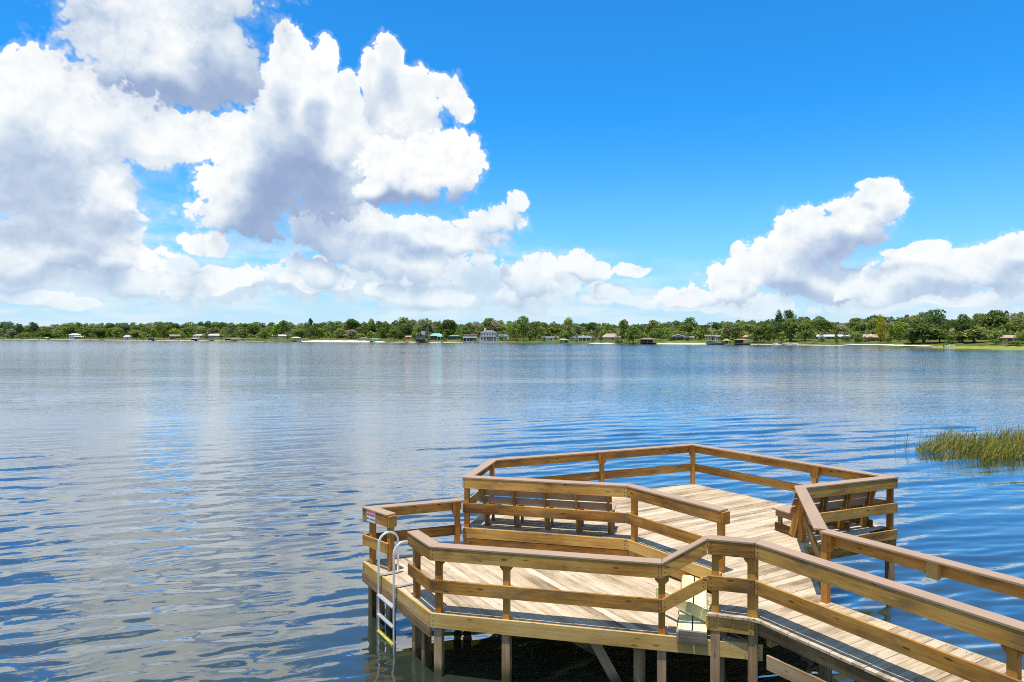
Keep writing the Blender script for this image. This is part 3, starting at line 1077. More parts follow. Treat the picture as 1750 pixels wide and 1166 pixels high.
# ------------------------------------------------------------------ warning sign on the far left rail end
tS = (LS - LF).normalized()
nS = Vector((tS.y, -tS.x, 0))            # out over the water
sc = LF + tS * (LS - LF).length * 0.36 + nS * 0.004
sign = empty('warning_sign', (sc.x, sc.y, CLO - 0.125), math.atan2(tS.y, tS.x), label='small white and red warning sign on the corner railing', cat='sign')
sw, shh = 0.27, 0.20
mesh = lambda nm, x0, x1, z0, z1, y0, y1, mt: mesh_obj(nm, [(x, y, z) for x in (x0, x1) for y in (y0, y1) for z in (z0, z1)], [(0, 1, 3, 2), (4, 6, 7, 5), (0, 4, 5, 1), (2, 3, 7, 6), (0, 2, 6, 4), (1, 5, 7, 3)], mt, sign)
mesh('sign_plate', -sw / 2, sw / 2, -shh / 2, shh / 2, -0.005, 0.0, M_WHITE)
mesh('sign_header', -sw / 2 + 0.012, sw / 2 - 0.012, 0.012, shh / 2 - 0.010, -0.007, -0.0052, M_RED)


def letters(txt, size, x, z, mt, nm='lettering'):
    cu = bpy.data.curves.new(nm, 'FONT')
    cu.body = txt
    cu.size = size
    cu.align_x = 'CENTER'
    cu.align_y = 'CENTER'
    cu.extrude = 0.0006
    cu.materials.append(mt)
    tmp = bpy.data.objects.new(nm, cu)
    me = bpy.data.meshes.new_from_object(tmp)
    bpy.data.objects.remove(tmp)
    o = bpy.data.objects.new(nm, me)
    COL.objects.link(o)
    o.parent = sign
    o.location = (x, -0.0088, z)
    o.rotation_euler = (R(90), 0, 0)


letters('WARNING', 0.052, 0, 0.051, M_WHITE)
letters('NO DIVING', 0.050, 0, -0.045, M_BLACK)

# ------------------------------------------------------------------ the far shore
SHORE = [(-500, 575.4), (-250, 577.6), (0, 580.4), (220, 582.0), (440, 583.6), (660, 585.2), (880, 586.6), (1000, 587.2), (1100, 588.0), (1240, 589.0), (1330, 589.6),
         (1430, 591.0), (1540, 593.6), (1640, 596.0), (1750, 598.5), (1900, 603.0), (2100, 612.0), (2400, 630.0)]
_sx = np.array([p[0] for p in SHORE], float)
_sd = np.array([F_PX * CAM_H / (p[1] - HZ) if p[1] > HZ + 4 else 1000.0 for p in SHORE])
_sd = np.minimum(_sd, 980.0)


def dshore(x):
    """depth (metres along the view axis) of the waterline at a bearing"""
    return float(np.interp(x, _sx, _sd)) + 2.5 * math.sin(x * 0.031) + 1.6 * math.sin(x * 0.083 + 1) + 1.0 * math.sin(x * 0.21)


def gz(i):
    return -0.25 + 0.5 * min(1.0, max(0.0, (i + 2) / 4.0)) + min(max(0.0, i - 2) * 0.068, 3.0) + max(0.0, i - 120) * 0.008


def at(x, inland):
    d = dshore(x) + inland
    return Vector(((x - CX) / F_PX * d, d, gz(inland)))


def inland_for(x, ybase):
    """how far from the water the ground is seen at row ybase"""
    lo, hi = 0.0, 60.0
    d0 = dshore(x)
    for _ in range(40):
        m = (lo + hi) / 2
        y = HZ + F_PX * (CAM_H - gz(m)) / (d0 + m)
        if y > ybase:
            lo = m
        else:
            hi = m
    return lo


def foliage(name, c0, c1, c2, trans=0.35, vary=0.55):
    m, t, out = new_mat(name)
    geo = t.new('ShaderNodeNewGeometry')
    oi = t.new('ShaderNodeObjectInfo')
    n = t.noise(geo.outputs['Position'], 0.55, 3.0, 0.6)
    v = t.math('ADD', n, t.math('MULTIPLY', t.math('SUBTRACT', geo.outputs['Random Per Island'], 0.5), 0.45))
    v = t.math('ADD', v, t.math('MULTIPLY', t.math('SUBTRACT', oi.outputs['Random'], 0.5), vary))
    col = t.ramp(v, [(0.25, c0), (0.5, c1), (0.75, c2)])
    a = t.new('ShaderNodeBsdfDiffuse')
    b = t.new('ShaderNodeBsdfTranslucent')
    t.l.new(col, a.inputs[0])
    t.l.new(col, b.inputs[0])
    mx = t.new('ShaderNodeMixShader')
    mx.inputs[0].default_value = trans
    t.l.new(a.outputs[0], mx.inputs[1])
    t.l.new(b.outputs[0], mx.inputs[2])
    t.l.new(mx.outputs[0], out.inputs[0])
    return m


L_OAK = foliage('oak_leaves', (0.0893, 0.1259, 0.0316), (0.1912, 0.2412, 0.0586), (0.3314, 0.3564, 0.1016))
L_GREEN = foliage('green_leaves', (0.0975, 0.1503, 0.0278), (0.195, 0.2654, 0.0557), (0.325, 0.3715, 0.0995))
L_PINE = foliage('pine_needles', (0.0619, 0.112, 0.0473), (0.1363, 0.2036, 0.0788), (0.2228, 0.2852, 0.1181))
L_BRIGHT = foliage('bright_leaves', (0.125, 0.2, 0.0187), (0.2375, 0.3375, 0.0312), (0.35, 0.425, 0.0625), vary=0.2)
L_YELLOW = foliage('yellow_leaves', (0.253, 0.23, 0.0138), (0.46, 0.391, 0.023), (0.598, 0.506, 0.046), vary=0.1)
L_MOSS = foliage('mossy_leaves', (0.1337, 0.1543, 0.0671), (0.2675, 0.2675, 0.1342), (0.4235, 0.3909, 0.246))
L_PALM = foliage('palm_fronds', (0.098, 0.14, 0.021), (0.196, 0.252, 0.042), (0.308, 0.364, 0.07))
M_BARK = plain('tree_bark', (0.15, 0.115, 0.085), 0.9, 0.1, vary=0.35, scale=2.0)


# the ground: grass that rises from the waterline, sand where there are beaches
def ground():
    m, t, out = new_mat('shore_grass')
    geo = t.new('ShaderNodeNewGeometry')
    a = t.noise(geo.outputs['Position'], 0.12, 5.0, 0.6)
    col = t.ramp(a, [(0.3, (0.05, 0.07, 0.016)), (0.5, (0.095, 0.115, 0.026)), (0.7, (0.17, 0.155, 0.06))])
    principled(t, out, col, 0.95, 0.05)
    vs, fs = [], []
    ins = [-4, -2, -0.5, 0.5, 2, 4, 8, 14, 22, 32, 46, 60, 90, 130, 250, 500, 1200]
    xs = list(range(-500, 2401, 10))
    for x in xs:
        for i in ins:
            v = at(x, i)
            if i > 3:
                v.z += 0.10 * math.sin(x * 0.13 + i) + 0.05 * math.sin(x * 0.41 - i * 2)
            vs.append(v)
    n = len(ins)
    for a_ in range(len(xs) - 1):
        for b_ in range(n - 1):
            fs.append((a_ * n + b_, (a_ + 1) * n + b_, (a_ + 1) * n + b_ + 1, a_ * n + b_ + 1))
    mesh_obj('ground', vs, fs, m, smooth=True, label='low grassy bank along the far side of the lake', kind='structure')


ground()
M_SAND = plain('white_sand', (0.72, 0.66, 0.56), 0.9, 0.1, vary=0.12, scale=0.6)
M_TAN = plain('tan_shore_sand', (0.46, 0.38, 0.27), 0.9, 0.1, vary=0.25, scale=0.4)
M_LAWN = plain('bright_lawn', (0.12, 0.19, 0.03), 0.95, 0.05, vary=0.25, scale=0.4)
M_MARSH = plain('yellow_marsh_grass', (0.24, 0.25, 0.05), 0.95, 0.05, vary=0.3, scale=0.5)


def patch(name, x0, x1, i0, i1, mat, label, lift=0.05, nz=0.0):
    xs = np.linspace(x0, x1, max(6, int((x1 - x0) / 6)))
    vs, fs = [], []
    rows = 5
    for k, x in enumerate(xs):
        e = math.sin(math.pi * k / (len(xs) - 1)) ** 0.35
        for r in range(rows):
            f = r / (rows - 1)
            i = i0 + (i1 - i0) * f * e * (0.85 + 0.15 * math.sin(x * 0.3 + r))
            v = at(x, i)
            v.z += lift + (0.10 if i > 3 else 0) + nz * math.sin(math.pi * f) * (0.6 + 0.4 * math.sin(x * 0.9))
            vs.append(v)
    for a in range(len(xs) - 1):
        for r in range(rows - 1):
            fs.append((a * rows + r, (a + 1) * rows + r, (a + 1) * rows + r + 1, a * rows + r + 1))
    mesh_obj(name, vs, fs, mat, smooth=True, label=label, kind='structure')


patch('sand_shore', -60, 470, -0.6, 5, M_TAN, 'narrow tan sand strip along the distant left waterline', 0.04)
patch('sand_shore', 660, 800, -0.6, 5, M_TAN, 'tan sand edge in front of the teal roofed house', 0.04)
patch('sand_beach', 515, 660, -0.4, 15, M_SAND, 'white sand beach below the wooden play set', 0.08, nz=0.35)
patch('lawn', 760, 785, 3, 22, M_LAWN, 'bright green lawn in front of the long teal roofed house', 0.10)
patch('lawn', 868, 885, 3, 18, M_LAWN, 'bright green lawn patch beside the red brown slope', 0.10)
patch('lawn', 1120, 1210, 6, 24, M_LAWN, 'bright lawn before the dark gabled house', 0.10)
patch('sand_beach', 1005, 1052, -0.4, 3.5, M_SAND, 'short strip of pale sand before the tan roofed house', 0.08)
patch('sand_beach', 1120, 1210, -0.4, 7, M_SAND, 'white sand beach below the dark gabled house', 0.08, nz=0.1)
patch('sand_beach', 1440, 1600, 4.0, 11, M_SAND, 'long white sand strip below the yellow tree and the big oak', 0.10)
patch('sand_shore', 1265, 1450, -0.6, 3.0, M_TAN, 'tan shore edge by the rocks', 0.06)
patch('marsh_grass', 1590, 1990, -0.8, 14, M_MARSH, 'yellow green grassy water edge at the right', 0.08)

# ------------------------------------------------------------------ trees
def crown_mesh(name, seed, w_, h_, lobes_, nleaf, leaf, mat, flat=0.0, low=0.25, hole=0.0):
    """a crown about 1 x 1 in unit size (width 1, height 1), base at z=0; leaf clumps spread through lobes"""
    r = np.random.default_rng(seed)
    L = []
    for k in range(lobes_):
        a = r.uniform(0, 2 * np.pi)
        rad = 0.30 * math.sqrt(r.uniform(0, 1))
        zz = r.uniform(low, 0.80)
        shrink = 1.0 - 0.55 * max(0, zz - 0.45) / 0.4
        L.append((rad * math.cos(a) * shrink, rad * math.sin(a) * shrink, zz, r.uniform(0.13, 0.24)))
    L.append((r.uniform(-.06, .06), r.uniform(-.06, .06), 0.82, 0.17))
    L.append((0, 0, 0.5, 0.26))
    wts = np.array([l[3] ** 2 for l in L])
    wts /= wts.sum()
    pick = r.choice(len(L), nleaf, p=wts)
    Lc = np.array(L)[pick]
    d = r.normal(size=(nleaf, 3))
    d /= np.linalg.norm(d, axis=1)[:, None]
    d[:, 2] = np.where(d[:, 2] < -0.45, -d[:, 2], d[:, 2])
    rad = Lc[:, 3] * (1 - 0.35 * r.uniform(0, 1, nleaf) ** 2) * (1 + 0.16 * np.sin(d[:, 0] * 9 + Lc[:, 0] * 50) * np.sin(d[:, 2] * 8 + Lc[:, 1] * 40))
    c = Lc[:, :3] + d * rad[:, None] * np.array([1.0, 1.0, 0.85 - flat])
    c[:, 2] = np.clip(c[:, 2], 0.02, 1.0)
    nrm = d + r.normal(size=(nleaf, 3)) * 0.42
    nrm /= np.linalg.norm(nrm, axis=1)[:, None]
    t = np.cross(nrm, r.normal(size=(nleaf, 3)))
    t /= np.linalg.norm(t, axis=1)[:, None]
    b = np.cross(nrm, t)
    s = leaf * r.uniform(0.6, 1.4, nleaf)[:, None]
    k = r.uniform(0.5, 1.0, (nleaf, 1))
    sc = np.array([w_, w_, h_])
    vs = np.concatenate([(c + (t * s)) , (c + b * s * k), (c - t * s), (c - b * s * k)], 1).reshape(-1, 3) * sc
    fs = np.arange(nleaf * 4).reshape(-1, 4)
    me = bpy.data.meshes.new(name)
    me.from_pydata(vs.tolist(), [], fs.tolist())
    me.materials.append(mat)
    return me


def trunk_mesh(name, seed, rad, top=0.62, limbs=5, spread=0.26, lean=0.03):
    r = random.Random(seed)
    vs, fs = [], []

    def add(path, rads, n=6):
        v, f = tube_geo(path, rads, n)
        k = len(vs)
        vs.extend(v)
        fs.extend([tuple(i + k for i in q) for q in f])
    px_, py_ = r.uniform(-lean, lean), r.uniform(-lean, lean)
    add([Vector((0, 0, -0.03)), Vector((px_ * .4, py_ * .4, 0.15)), Vector((px_, py_, top * .55)), Vector((px_ * 1.3, py_, top))], [rad * 1.3, rad, rad * .75, rad * .35])
    for k in range(limbs):
        a = 2 * math.pi * k / limbs + r.uniform(-.4, .4)
        z0 = top * r.uniform(0.3, 0.75)
        e = Vector((math.cos(a) * spread, math.sin(a) * spread, z0 + r.uniform(0.16, 0.34)))
        s = Vector((px_ * .8, py_ * .8, z0))
        add([s, (s + e) / 2 + Vector((0, 0, -0.03)), e], [rad * .55, rad * .38, rad * .15], 5)
    me = bpy.data.meshes.new(name)
    me.from_pydata([tuple(v) for v in vs], [], fs)
    me.polygons.foreach_set('use_smooth', [True] * len(me.polygons))
    me.materials.append(M_BARK)
    return me


def palm_mesh(seed, mat):
    r = random.Random(seed)
    vs, fs = [], []
    for k in range(22):
        a = r.uniform(0, 6.283)
        up = r.uniform(-0.25, 0.95)
        L = r.uniform(0.40, 0.52)
        p = [Vector((0, 0, 0.74)) + Vector((math.cos(a), math.sin(a), 0)) * L * s + Vector((0, 0, up * L * s - 0.55 * L * s * s)) for s in (0, .35, .7, 1.0)]
        side = Vector((-math.sin(a), math.cos(a), 0))
        for i, wd in enumerate((0.02, 0.055, 0.05, 0.008)):
            vs += [p[i] - side * wd + Vector((0, 0, -wd * .7)), p[i], p[i] + side * wd + Vector((0, 0, -wd * .7))]
        b = len(vs) - 12
        for i in range(3):
            q = b + i * 3
            fs += [(q, q + 1, q + 4, q + 3), (q + 1, q + 2, q + 5, q + 4)]
    me = bpy.data.meshes.new('crown')
    me.from_pydata([tuple(v) for v in vs], [], fs)
    me.materials.append(mat)
    return me


KINDS = {}


def kind(key, name, cat, crowns, trunks):
    KINDS[key] = (name, cat, crowns, trunks)


kind('oak', 'oak_tree', 'tree', [crown_mesh('crown', 20 + i, 1, 1, 15, 2100, 0.030, L_OAK, flat=0.15, low=0.16) for i in range(5)], [trunk_mesh('trunk', i, 0.035) for i in range(3)])
kind('green', 'broadleaf_tree', 'tree', [crown_mesh('crown', 40 + i, 1, 1, 15, 2000, 0.030, L_GREEN, low=0.16) for i in range(5)], [trunk_mesh('trunk', 10 + i, 0.028) for i in range(3)])
kind('pine', 'pine_tree', 'tree', [crown_mesh('crown', 60 + i, 1, 1, 11, 1500, 0.028, L_PINE, low=0.42) for i in range(4)], [trunk_mesh('trunk', 20 + i, 0.022, top=0.85, limbs=6, spread=0.2) for i in range(3)])
kind('tall', 'tall_pine_tree', 'tree', [crown_mesh('crown', 70 + i, 1, 1, 7, 520, 0.034, L_PINE, low=0.66) for i in range(2)], [trunk_mesh('trunk', 26 + i, 0.022, top=0.9, limbs=7, spread=0.24) for i in range(2)])
kind('bright', 'bright_green_tree', 'tree', [crown_mesh('crown', 80 + i, 1, 1, 12, 1400, 0.032, L_BRIGHT, low=0.10) for i in range(2)], [trunk_mesh('trunk', 30, 0.03)])
kind('cypress', 'cypress_tree', 'tree', [crown_mesh('crown', 90, 0.8, 1, 22, 1500, 0.030, L_BRIGHT, low=0.06)], [trunk_mesh('trunk', 31, 0.03, top=0.8)])
kind('yellow', 'cypress_tree', 'tree', [crown_mesh('crown', 95, 0.9, 1, 22, 1900, 0.028, L_YELLOW, low=0.08)], [trunk_mesh('trunk', 32, 0.03, top=0.8)])
kind('moss', 'mossy_oak_tree', 'tree', [crown_mesh('crown', 100 + i, 1, 1, 14, 1300, 0.028, L_MOSS, flat=0.1, low=0.3) for i in range(3)], [trunk_mesh('trunk', 40 + i, 0.032, limbs=8, spread=0.34) for i in range(2)])
kind('palm', 'palm_tree', 'tree', [palm_mesh(i, L_PALM) for i in range(3)], [trunk_mesh('trunk', 50, 0.030, top=0.76, limbs=0)])
kind('bush', 'bush', 'bush', [crown_mesh('crown', 110 + i, 1.15, 1, 13, 900, 0.038, L_GREEN if i else L_OAK, low=0.02) for i in range(3)], [trunk_mesh('trunk', 51, 0.02, top=0.4, limbs=3)])
kind('small', 'small_tree', 'tree', [crown_mesh('crown', 120 + i, 1, 1, 13, 1000, 0.036, (L_GREEN, L_OAK, L_MOSS)[i], low=0.08) for i in range(3)], [trunk_mesh('trunk', 60, 0.025)])
WORDS = {'small': 'small shoreline tree', 'oak': 'dark green spreading oak', 'green': 'green leafy tree', 'pine': 'dark green pine', 'tall': 'tall thin-crowned pine', 'bright': 'bright yellow-green tree',
         'cypress': 'small bright green cypress', 'yellow': 'yellow cypress', 'moss': 'grey mossy oak', 'palm': 'palm', 'bush': 'green shoreline bush'}
TREES = []
HOUSES = []          # bearing, width in bearing pixels, distance inland, depth


def tree(k, x, ytop, ybase, wpx, inland=None, label=None, row='front', seed=0):
    name, cat, crowns, trunks = KINDS[k]
    i = inland if inland is not None else inland_for(x, ybase)
    if k not in ('small', 'cypress', 'bush', 'palm', 'yellow', 'bright', 'tall'):
        for hx, hw_, hi_, hd_ in HOUSES:            # trees stand behind or beside a house, not in it
            if abs(x - hx) < hw_ / 2 + wpx * 0.36 and hi_ - 14 < i < hi_ + hd_ + wpx * 0.25:
                i = hi_ + hd_ + 3 + wpx * 0.25
    p = at(x, i)
    d = p.y
    h = CAM_H + (HZ - ytop) * d / F_PX - p.z
    wd = wpx * d / F_PX
    root = bpy.data.objects.new(name, None)
    root.empty_display_size = 1
    root.location = p
    root.rotation_euler = (0, 0, rng.uniform(0, 6.28))
    COL.objects.link(root)
    r = random.Random(int(x * 7 + ytop * 13 + seed))
    for nm, me, sc in (('crown', r.choice(crowns), (wd * 1.12, wd * 1.12, h)), ('trunk', r.choice(trunks), (max(wd, h * .5), max(wd, h * .5), h))):
        o = bpy.data.objects.new(nm, me)
        o.parent = root
        o.scale = sc
        COL.objects.link(o)
    root['category'] = cat
    root['group'] = 'trees and bushes along the far shore'
    if label:
        root['label'] = label
    else:
        TREES.append((root, k, x, row, wd, h))
    return root

# ------------------------------------------------------------------ houses and boathouses on the far shore
def hmat(name, c, **kw):
    return plain(name, c, kw.pop('rough', 0.8), 0.2, vary=kw.pop('vary', 0.12), scale=kw.pop('scale', 1.2))


H_WHITE = hmat('white_siding', (0.87, 0.85, 0.79))
H_GREY = hmat('grey_siding', (0.36, 0.36, 0.36))
H_TAN = hmat('tan_stucco', (0.52, 0.42, 0.31))
H_BEIGE = hmat('beige_stucco', (0.62, 0.53, 0.41))
H_BROWN = hmat('brown_siding', (0.15, 0.095, 0.06))
H_DARK = hmat('dark_siding', (0.075, 0.07, 0.065))
R_GREY = hmat('grey_shingles', (0.17, 0.165, 0.17), vary=0.25, scale=3)
R_BROWN = hmat('brown_shingles', (0.26, 0.20, 0.155), vary=0.25, scale=3)
R_TAN = hmat('tan_roof_tiles', (0.42, 0.29, 0.21), vary=0.2, scale=3)
R_ORANGE = hmat('orange_roof_tiles', (0.50, 0.24, 0.12), vary=0.2, scale=3)
R_WHITE = hmat('white_metal_roof', (0.80, 0.81, 0.82), rough=0.45)
R_TEAL = hmat('teal_metal_roof', (0.20, 0.48, 0.42), rough=0.5)
R_LIGHT = hmat('pale_roof', (0.50, 0.46, 0.40), vary=0.2)
R_THATCH = hmat('thatch', (0.42, 0.33, 0.20), vary=0.35, scale=5)
G_GLASS, _t, _o = new_mat('window_glass')
principled(_t, _o, (0.02, 0.03, 0.035), 0.08, 0.6)
LAND = []


def box(nm, x0, x1, y0, y1, z0, z1, mat, par, **kw):
    return mesh_obj(nm, [(x, y, z) for x in (x0, x1) for y in (y0, y1) for z in (z0, z1)], [(0, 1, 3, 2), (4, 6, 7, 5), (0, 4, 5, 1), (2, 3, 7, 6), (0, 2, 6, 4), (1, 5, 7, 3)], mat, par, **kw)


def roof_mesh(nm, x0, x1, y0, y1, z, h, style, mat, par, t=0.18):
    """roof solid above height z"""
    if style == 'flat':
        return box(nm, x0, x1, y0, y1, z, z + h, mat, par)
    b = [(x0, y0, z), (x1, y0, z), (x1, y1, z), (x0, y1, z)]
    e = [(a, c, q + t) for a, c, q in b]
    ym, xm = (y0 + y1) / 2, (x0 + x1) / 2
    if style == 'hip':
        k = min((x1 - x0) * 0.32, (y1 - y0) / 2)
        top = [(x0 + k, ym, z + h), (x1 - k, ym, z + h)]
    elif style == 'gable':
        top = [(x0, ym, z + h), (x1, ym, z + h)]
    elif style == 'front':
        top = [(xm, y0, z + h), (xm, y1, z + h)]
    elif style == 'pyramid':
        top = [(xm - 0.15, ym, z + h), (xm + 0.15, ym, z + h)]
    vs = b + e + top
    if style == 'front':
        fs = [(3, 2, 1, 0), (0, 1, 5, 4), (1, 2, 6, 5), (2, 3, 7, 6), (3, 0, 4, 7), (4, 5, 8), (6, 7, 9), (5, 6, 9, 8), (7, 4, 8, 9)]
    else:
        fs = [(3, 2, 1, 0), (0, 1, 5, 4), (1, 2, 6, 5), (2, 3, 7, 6), (3, 0, 4, 7), (4, 5, 9, 8), (6, 7, 8, 9), (5, 6, 9), (7, 4, 8)]
    return mesh_obj(nm, vs, fs, mat, par)


def house(name, label, land, x, ybase, wpx, hw, hr, roof, mw, mr, storeys=1, nwin=4, chimney=None, porch=None, wing=None, cat='house', trim=None, over=0.6, deep=None, inland=None, deck=None):
    i = inland if inland is not None else inland_for(x, ybase)
    p = at(x, i)
    m = p.y / F_PX / math.cos(math.atan((x - CX) / F_PX)) ** 0
    az_ = math.atan((x - CX) / F_PX)
    o = empty(name, (p.x, p.y, p.z), -az_, label=label, cat=cat, group='houses along the far shore')
    wd, hw, hr = wpx * m, hw * m, hr * m
    dp = deep or max(6.0, wd * 0.5)
    w2 = wd / 2
    wall = box('wall', -w2, w2, 0, dp, -0.8, hw, mw, o)
    rf = roof_mesh('roof', -w2 - over, w2 + over, -over, dp + over, hw, hr, roof, mr, o)
    HOUSES.append((x + (wing[0] * wing[1] / 2 if wing else 0), wpx + (wing[1] if wing else 0), i, dp))
    sh = hw / storeys
    for s in range(storeys):
        for k in range(nwin):
            u = -w2 + wd * (k + 0.5) / nwin
            ww = min(1.6, wd / nwin * 0.40)
            if s == 0 and k == nwin // 2:
                dr = box('door', u - 0.6, u + 0.6, -0.05, 0.02, 0.0, min(2.2, sh * 0.85), G_GLASS if trim is None else M_BARK, o)
                continue
            wn_ = box('window', u - ww / 2, u + ww / 2, -0.04, 0.02, s * sh + sh * 0.34, s * sh + sh * 0.78, G_GLASS, o)
            box('frame', u - ww / 2 - 0.12, u + ww / 2 + 0.12, -0.07, -0.002, s * sh + sh * 0.78, s * sh + sh * 0.78 + 0.14, trim or H_WHITE, wn_)
            box('sill', u - ww / 2 - 0.12, u + ww / 2 + 0.12, -0.09, -0.002, s * sh + sh * 0.34 - 0.12, s * sh + sh * 0.34, trim or H_WHITE, wn_)
    if roof == 'front' and trim is not None:
        # gable wall and bargeboards
        mesh_obj('gable', [(-w2, -0.02, hw), (w2, -0.02, hw), (0, -0.02, hw + hr * 0.95), (-w2, 0.2, hw), (w2, 0.2, hw), (0, 0.2, hw + hr * 0.95)],
                 [(0, 1, 2), (5, 4, 3), (0, 3, 4, 1), (1, 4, 5, 2), (2, 5, 3, 0)], mw, o)
        for sg in (-1, 1):
            beam('bargeboard', (sg * (w2 + over), -over - 0.03, hw + 0.1), (0, -over - 0.03, hw + hr + 0.08), 0.40, 0.08, trim, rf, (0, 1, 0))
    if chimney is not None:
        cu, ch = chimney
        box('chimney', cu * w2 - 0.6, cu * w2 + 0.6, dp * 0.35, dp * 0.35 + 1.0, hw * 0.9, hw + hr + ch * m, H_WHITE, rf)
    if porch:
        u0, u1, zt, mp, mpost, npost = porch
        x0, x1 = u0 * w2, u1 * w2
        zt = zt * hw
        pr = roof_mesh('porch_roof', x0 - 0.2, x1 + 0.2, -3.4, -0.02, zt, 0.9, 'hip' if mp is not R_WHITE else 'flat', mp, o, 0.12)
        for k in range(npost):
            u = x0 + (x1 - x0) * k / (npost - 1)
            box('porch_post', u - 0.14, u + 0.14, -3.1, -2.82, -0.6, zt, mpost, o)
    if wing:
        side, wwp, wh, wr, wst, wm, wmr = wing
        ww, wh, wr = wwp * m, wh * m, wr * m
        x0 = w2 + 0.01 if side > 0 else -w2 - ww - 0.01
        box('wing_wall', x0, x0 + ww, 1.5, dp - 0.5, -0.8, wh, wm, o)
        wrf = roof_mesh('wing_roof', x0 - (0.3 if side > 0 else 0.5), x0 + ww + (0.5 if side > 0 else 0.3), 1.0, dp, wh, wr, wst, wmr, o)
        for k in range(2):
            u = x0 + ww * (0.28 + 0.42 * k)
            wn_ = box('window', u - 0.7, u + 0.7, 1.46, 1.52, wh * 0.3, wh * 0.8, G_GLASS, o)
            box('frame', u - 0.82, u + 0.82, 1.43, 1.498, wh * 0.8, wh * 0.8 + 0.12, H_WHITE, wn_)
    LAND.append((land, x))
    return o


def boathouse(label, land, x, wpx, hpost, hr, roof, mr, depth=6.0, inland=-3.0, walls=None, name='boathouse', boat=True, over=0.5, cat='boathouse', group='boathouses and docks along the far shore', lift=None):
    p = at(x, inland)
    p.z = 0.0
    m = p.y / F_PX
    az_ = math.atan((x - CX) / F_PX)
    o = empty(name, (p.x, p.y, 0), -az_, label=label, cat=cat, group=group)
    wd = wpx * m
    w2 = wd / 2
    z0 = 0.75 if lift is None else lift
    zt = z0 + hpost * m
    box('platform', -w2 - 0.4, w2 + 0.4, -0.2, depth, z0 - 0.22, z0, M_GREY, o)
    n = max(2, int(wd / 4) + 1)
    for k in range(n):
        for yy in (0.1, depth - 0.3):
            u = -w2 + (wd - 0.3) * k / (n - 1)
            box('post', u, u + 0.26, yy, yy + 0.26, -1.2, zt, M_PILE, o)
    if walls is not None:
        box('wall', -w2 + 0.3, w2 * walls[1], 1.4, depth - 0.6, z0 + 0.002, zt - 0.05, walls[0], o)
    roof_mesh('roof', -w2 - over, w2 + over, -over - 0.3, depth + over, zt, hr * m, roof, mr, o, 0.16)
    LAND.append((land, x))
    return o


house('lake_house', 'white two storey house with open porches far left', 'the white porch house', 128, 579.5, 17, 7.0, 2.2, 'hip', H_WHITE, R_WHITE, 2, 4, porch=(-0.2, 2.0, 0.5, R_LIGHT, H_WHITE, 4))
boathouse('tiny green roofed gazebo on the far left shore', 'the tiny green gazebo', 80, 6, 2.2, 1.6, 'pyramid', R_TEAL, depth=4, name='gazebo', cat='gazebo')
house('lake_house', 'small white house with pale pointed roof, left of the low dock house', 'the small white house', 218, 579.5, 13, 3.2, 3.4, 'hip', H_WHITE, R_LIGHT, 1, 3)
boathouse('low white and brown dock house with a flat roof', 'the low dock house', 260, 13, 2.6, 0.8, 'flat', R_LIGHT, walls=(H_BROWN, 0.5), depth=6)
house('lake_house', 'brown house with a pale chimney among oaks at left', 'the brown chimney house', 304, 578.5, 24, 3.4, 3.2, 'gable', H_BROWN, R_BROWN, 1, 5, chimney=(-0.6, 1.0))
house('lake_house', 'low white walled house with dark openings, right of the chimney house', 'the low white walled house', 340, 577.5, 18, 3.6, 2.4, 'hip', H_WHITE, R_LIGHT, 1, 4)
boathouse('green sided boathouse with pale roof in front of the white walled house', 'the green boathouse', 333, 12, 2.4, 1.2, 'hip', R_LIGHT, walls=(L_OAK, 0.6), depth=6)
house('lake_house', 'grey house with three gables behind the small red dock', 'the three gabled grey house', 367, 577.0, 26, 3.0, 3.4, 'hip', H_GREY, R_LIGHT, 1, 5, wing=(-1, 8, 2.6, 3.2, 'front', H_GREY, R_LIGHT))
boathouse('small red brown dock shed on the waterline', 'the small red dock shed', 358, 11, 2.2, 0.9, 'flat', R_BROWN, depth=5)
boathouse('long boathouse with cream flat roof on posts', 'the long cream boathouse', 400, 28, 3.2, 1.0, 'hip', R_LIGHT, depth=8, walls=(H_DARK, -0.4))
house('lake_house', 'white house half hidden behind the shoreline trees', 'the half hidden white house', 482, 577.5, 30, 2.8, 2.8, 'gable', H_WHITE, R_LIGHT, 1, 6)
boathouse('tan hip roofed boathouse on posts left of the white beach', 'the tan hip roofed boathouse', 506, 16, 4.4, 2.4, 'hip', R_LIGHT, depth=7)
boathouse('grey hip roofed beach pavilion behind the white sand', 'the grey beach pavilion', 622, 16, 3.6, 2.2, 'hip', R_GREY, depth=8, inland=12, lift=1.1, name='pavilion', cat='pavilion')
boathouse('teal canopy boat shelter right of the grey pavilion', 'the teal boat canopy', 641, 17, 3.2, 1.4, 'hip', R_TEAL, depth=7, inland=3)
house('lake_house', 'small orange brown cottage among trees', 'the small orange brown cottage', 698, 580.0, 9, 3.6, 2.6, 'gable', H_TAN, R_ORANGE, 1, 3)
house('lake_house', 'grey two storey house with steep gables behind a mossy oak', 'the grey steep gabled house', 722, 580.0, 20, 7.4, 7.0, 'gable', H_GREY, R_GREY, 2, 4, wing=(1, 7, 6.5, 6.0, 'front', H_GREY, R_GREY))
boathouse('wide brown boathouse on the dock below the grey gabled house', 'the wide brown boathouse', 722, 22, 3.6, 1.4, 'flat', R_BROWN, depth=7, walls=(H_BROWN, 0.4))
house('lake_house', 'dark house with a bright teal metal hip roof', 'the teal hip roofed house', 746, 580.5, 24, 6.0, 4.6, 'hip', H_DARK, R_TEAL, 1, 5, porch=(0.1, 1.0, 0.8, R_TEAL, H_WHITE, 3))
house('lake_house', 'long low house with thin teal roof in the shade', 'the long teal roofed house', 777, 580.5, 22, 5.6, 1.6, 'hip', H_DARK, R_TEAL, 1, 5)
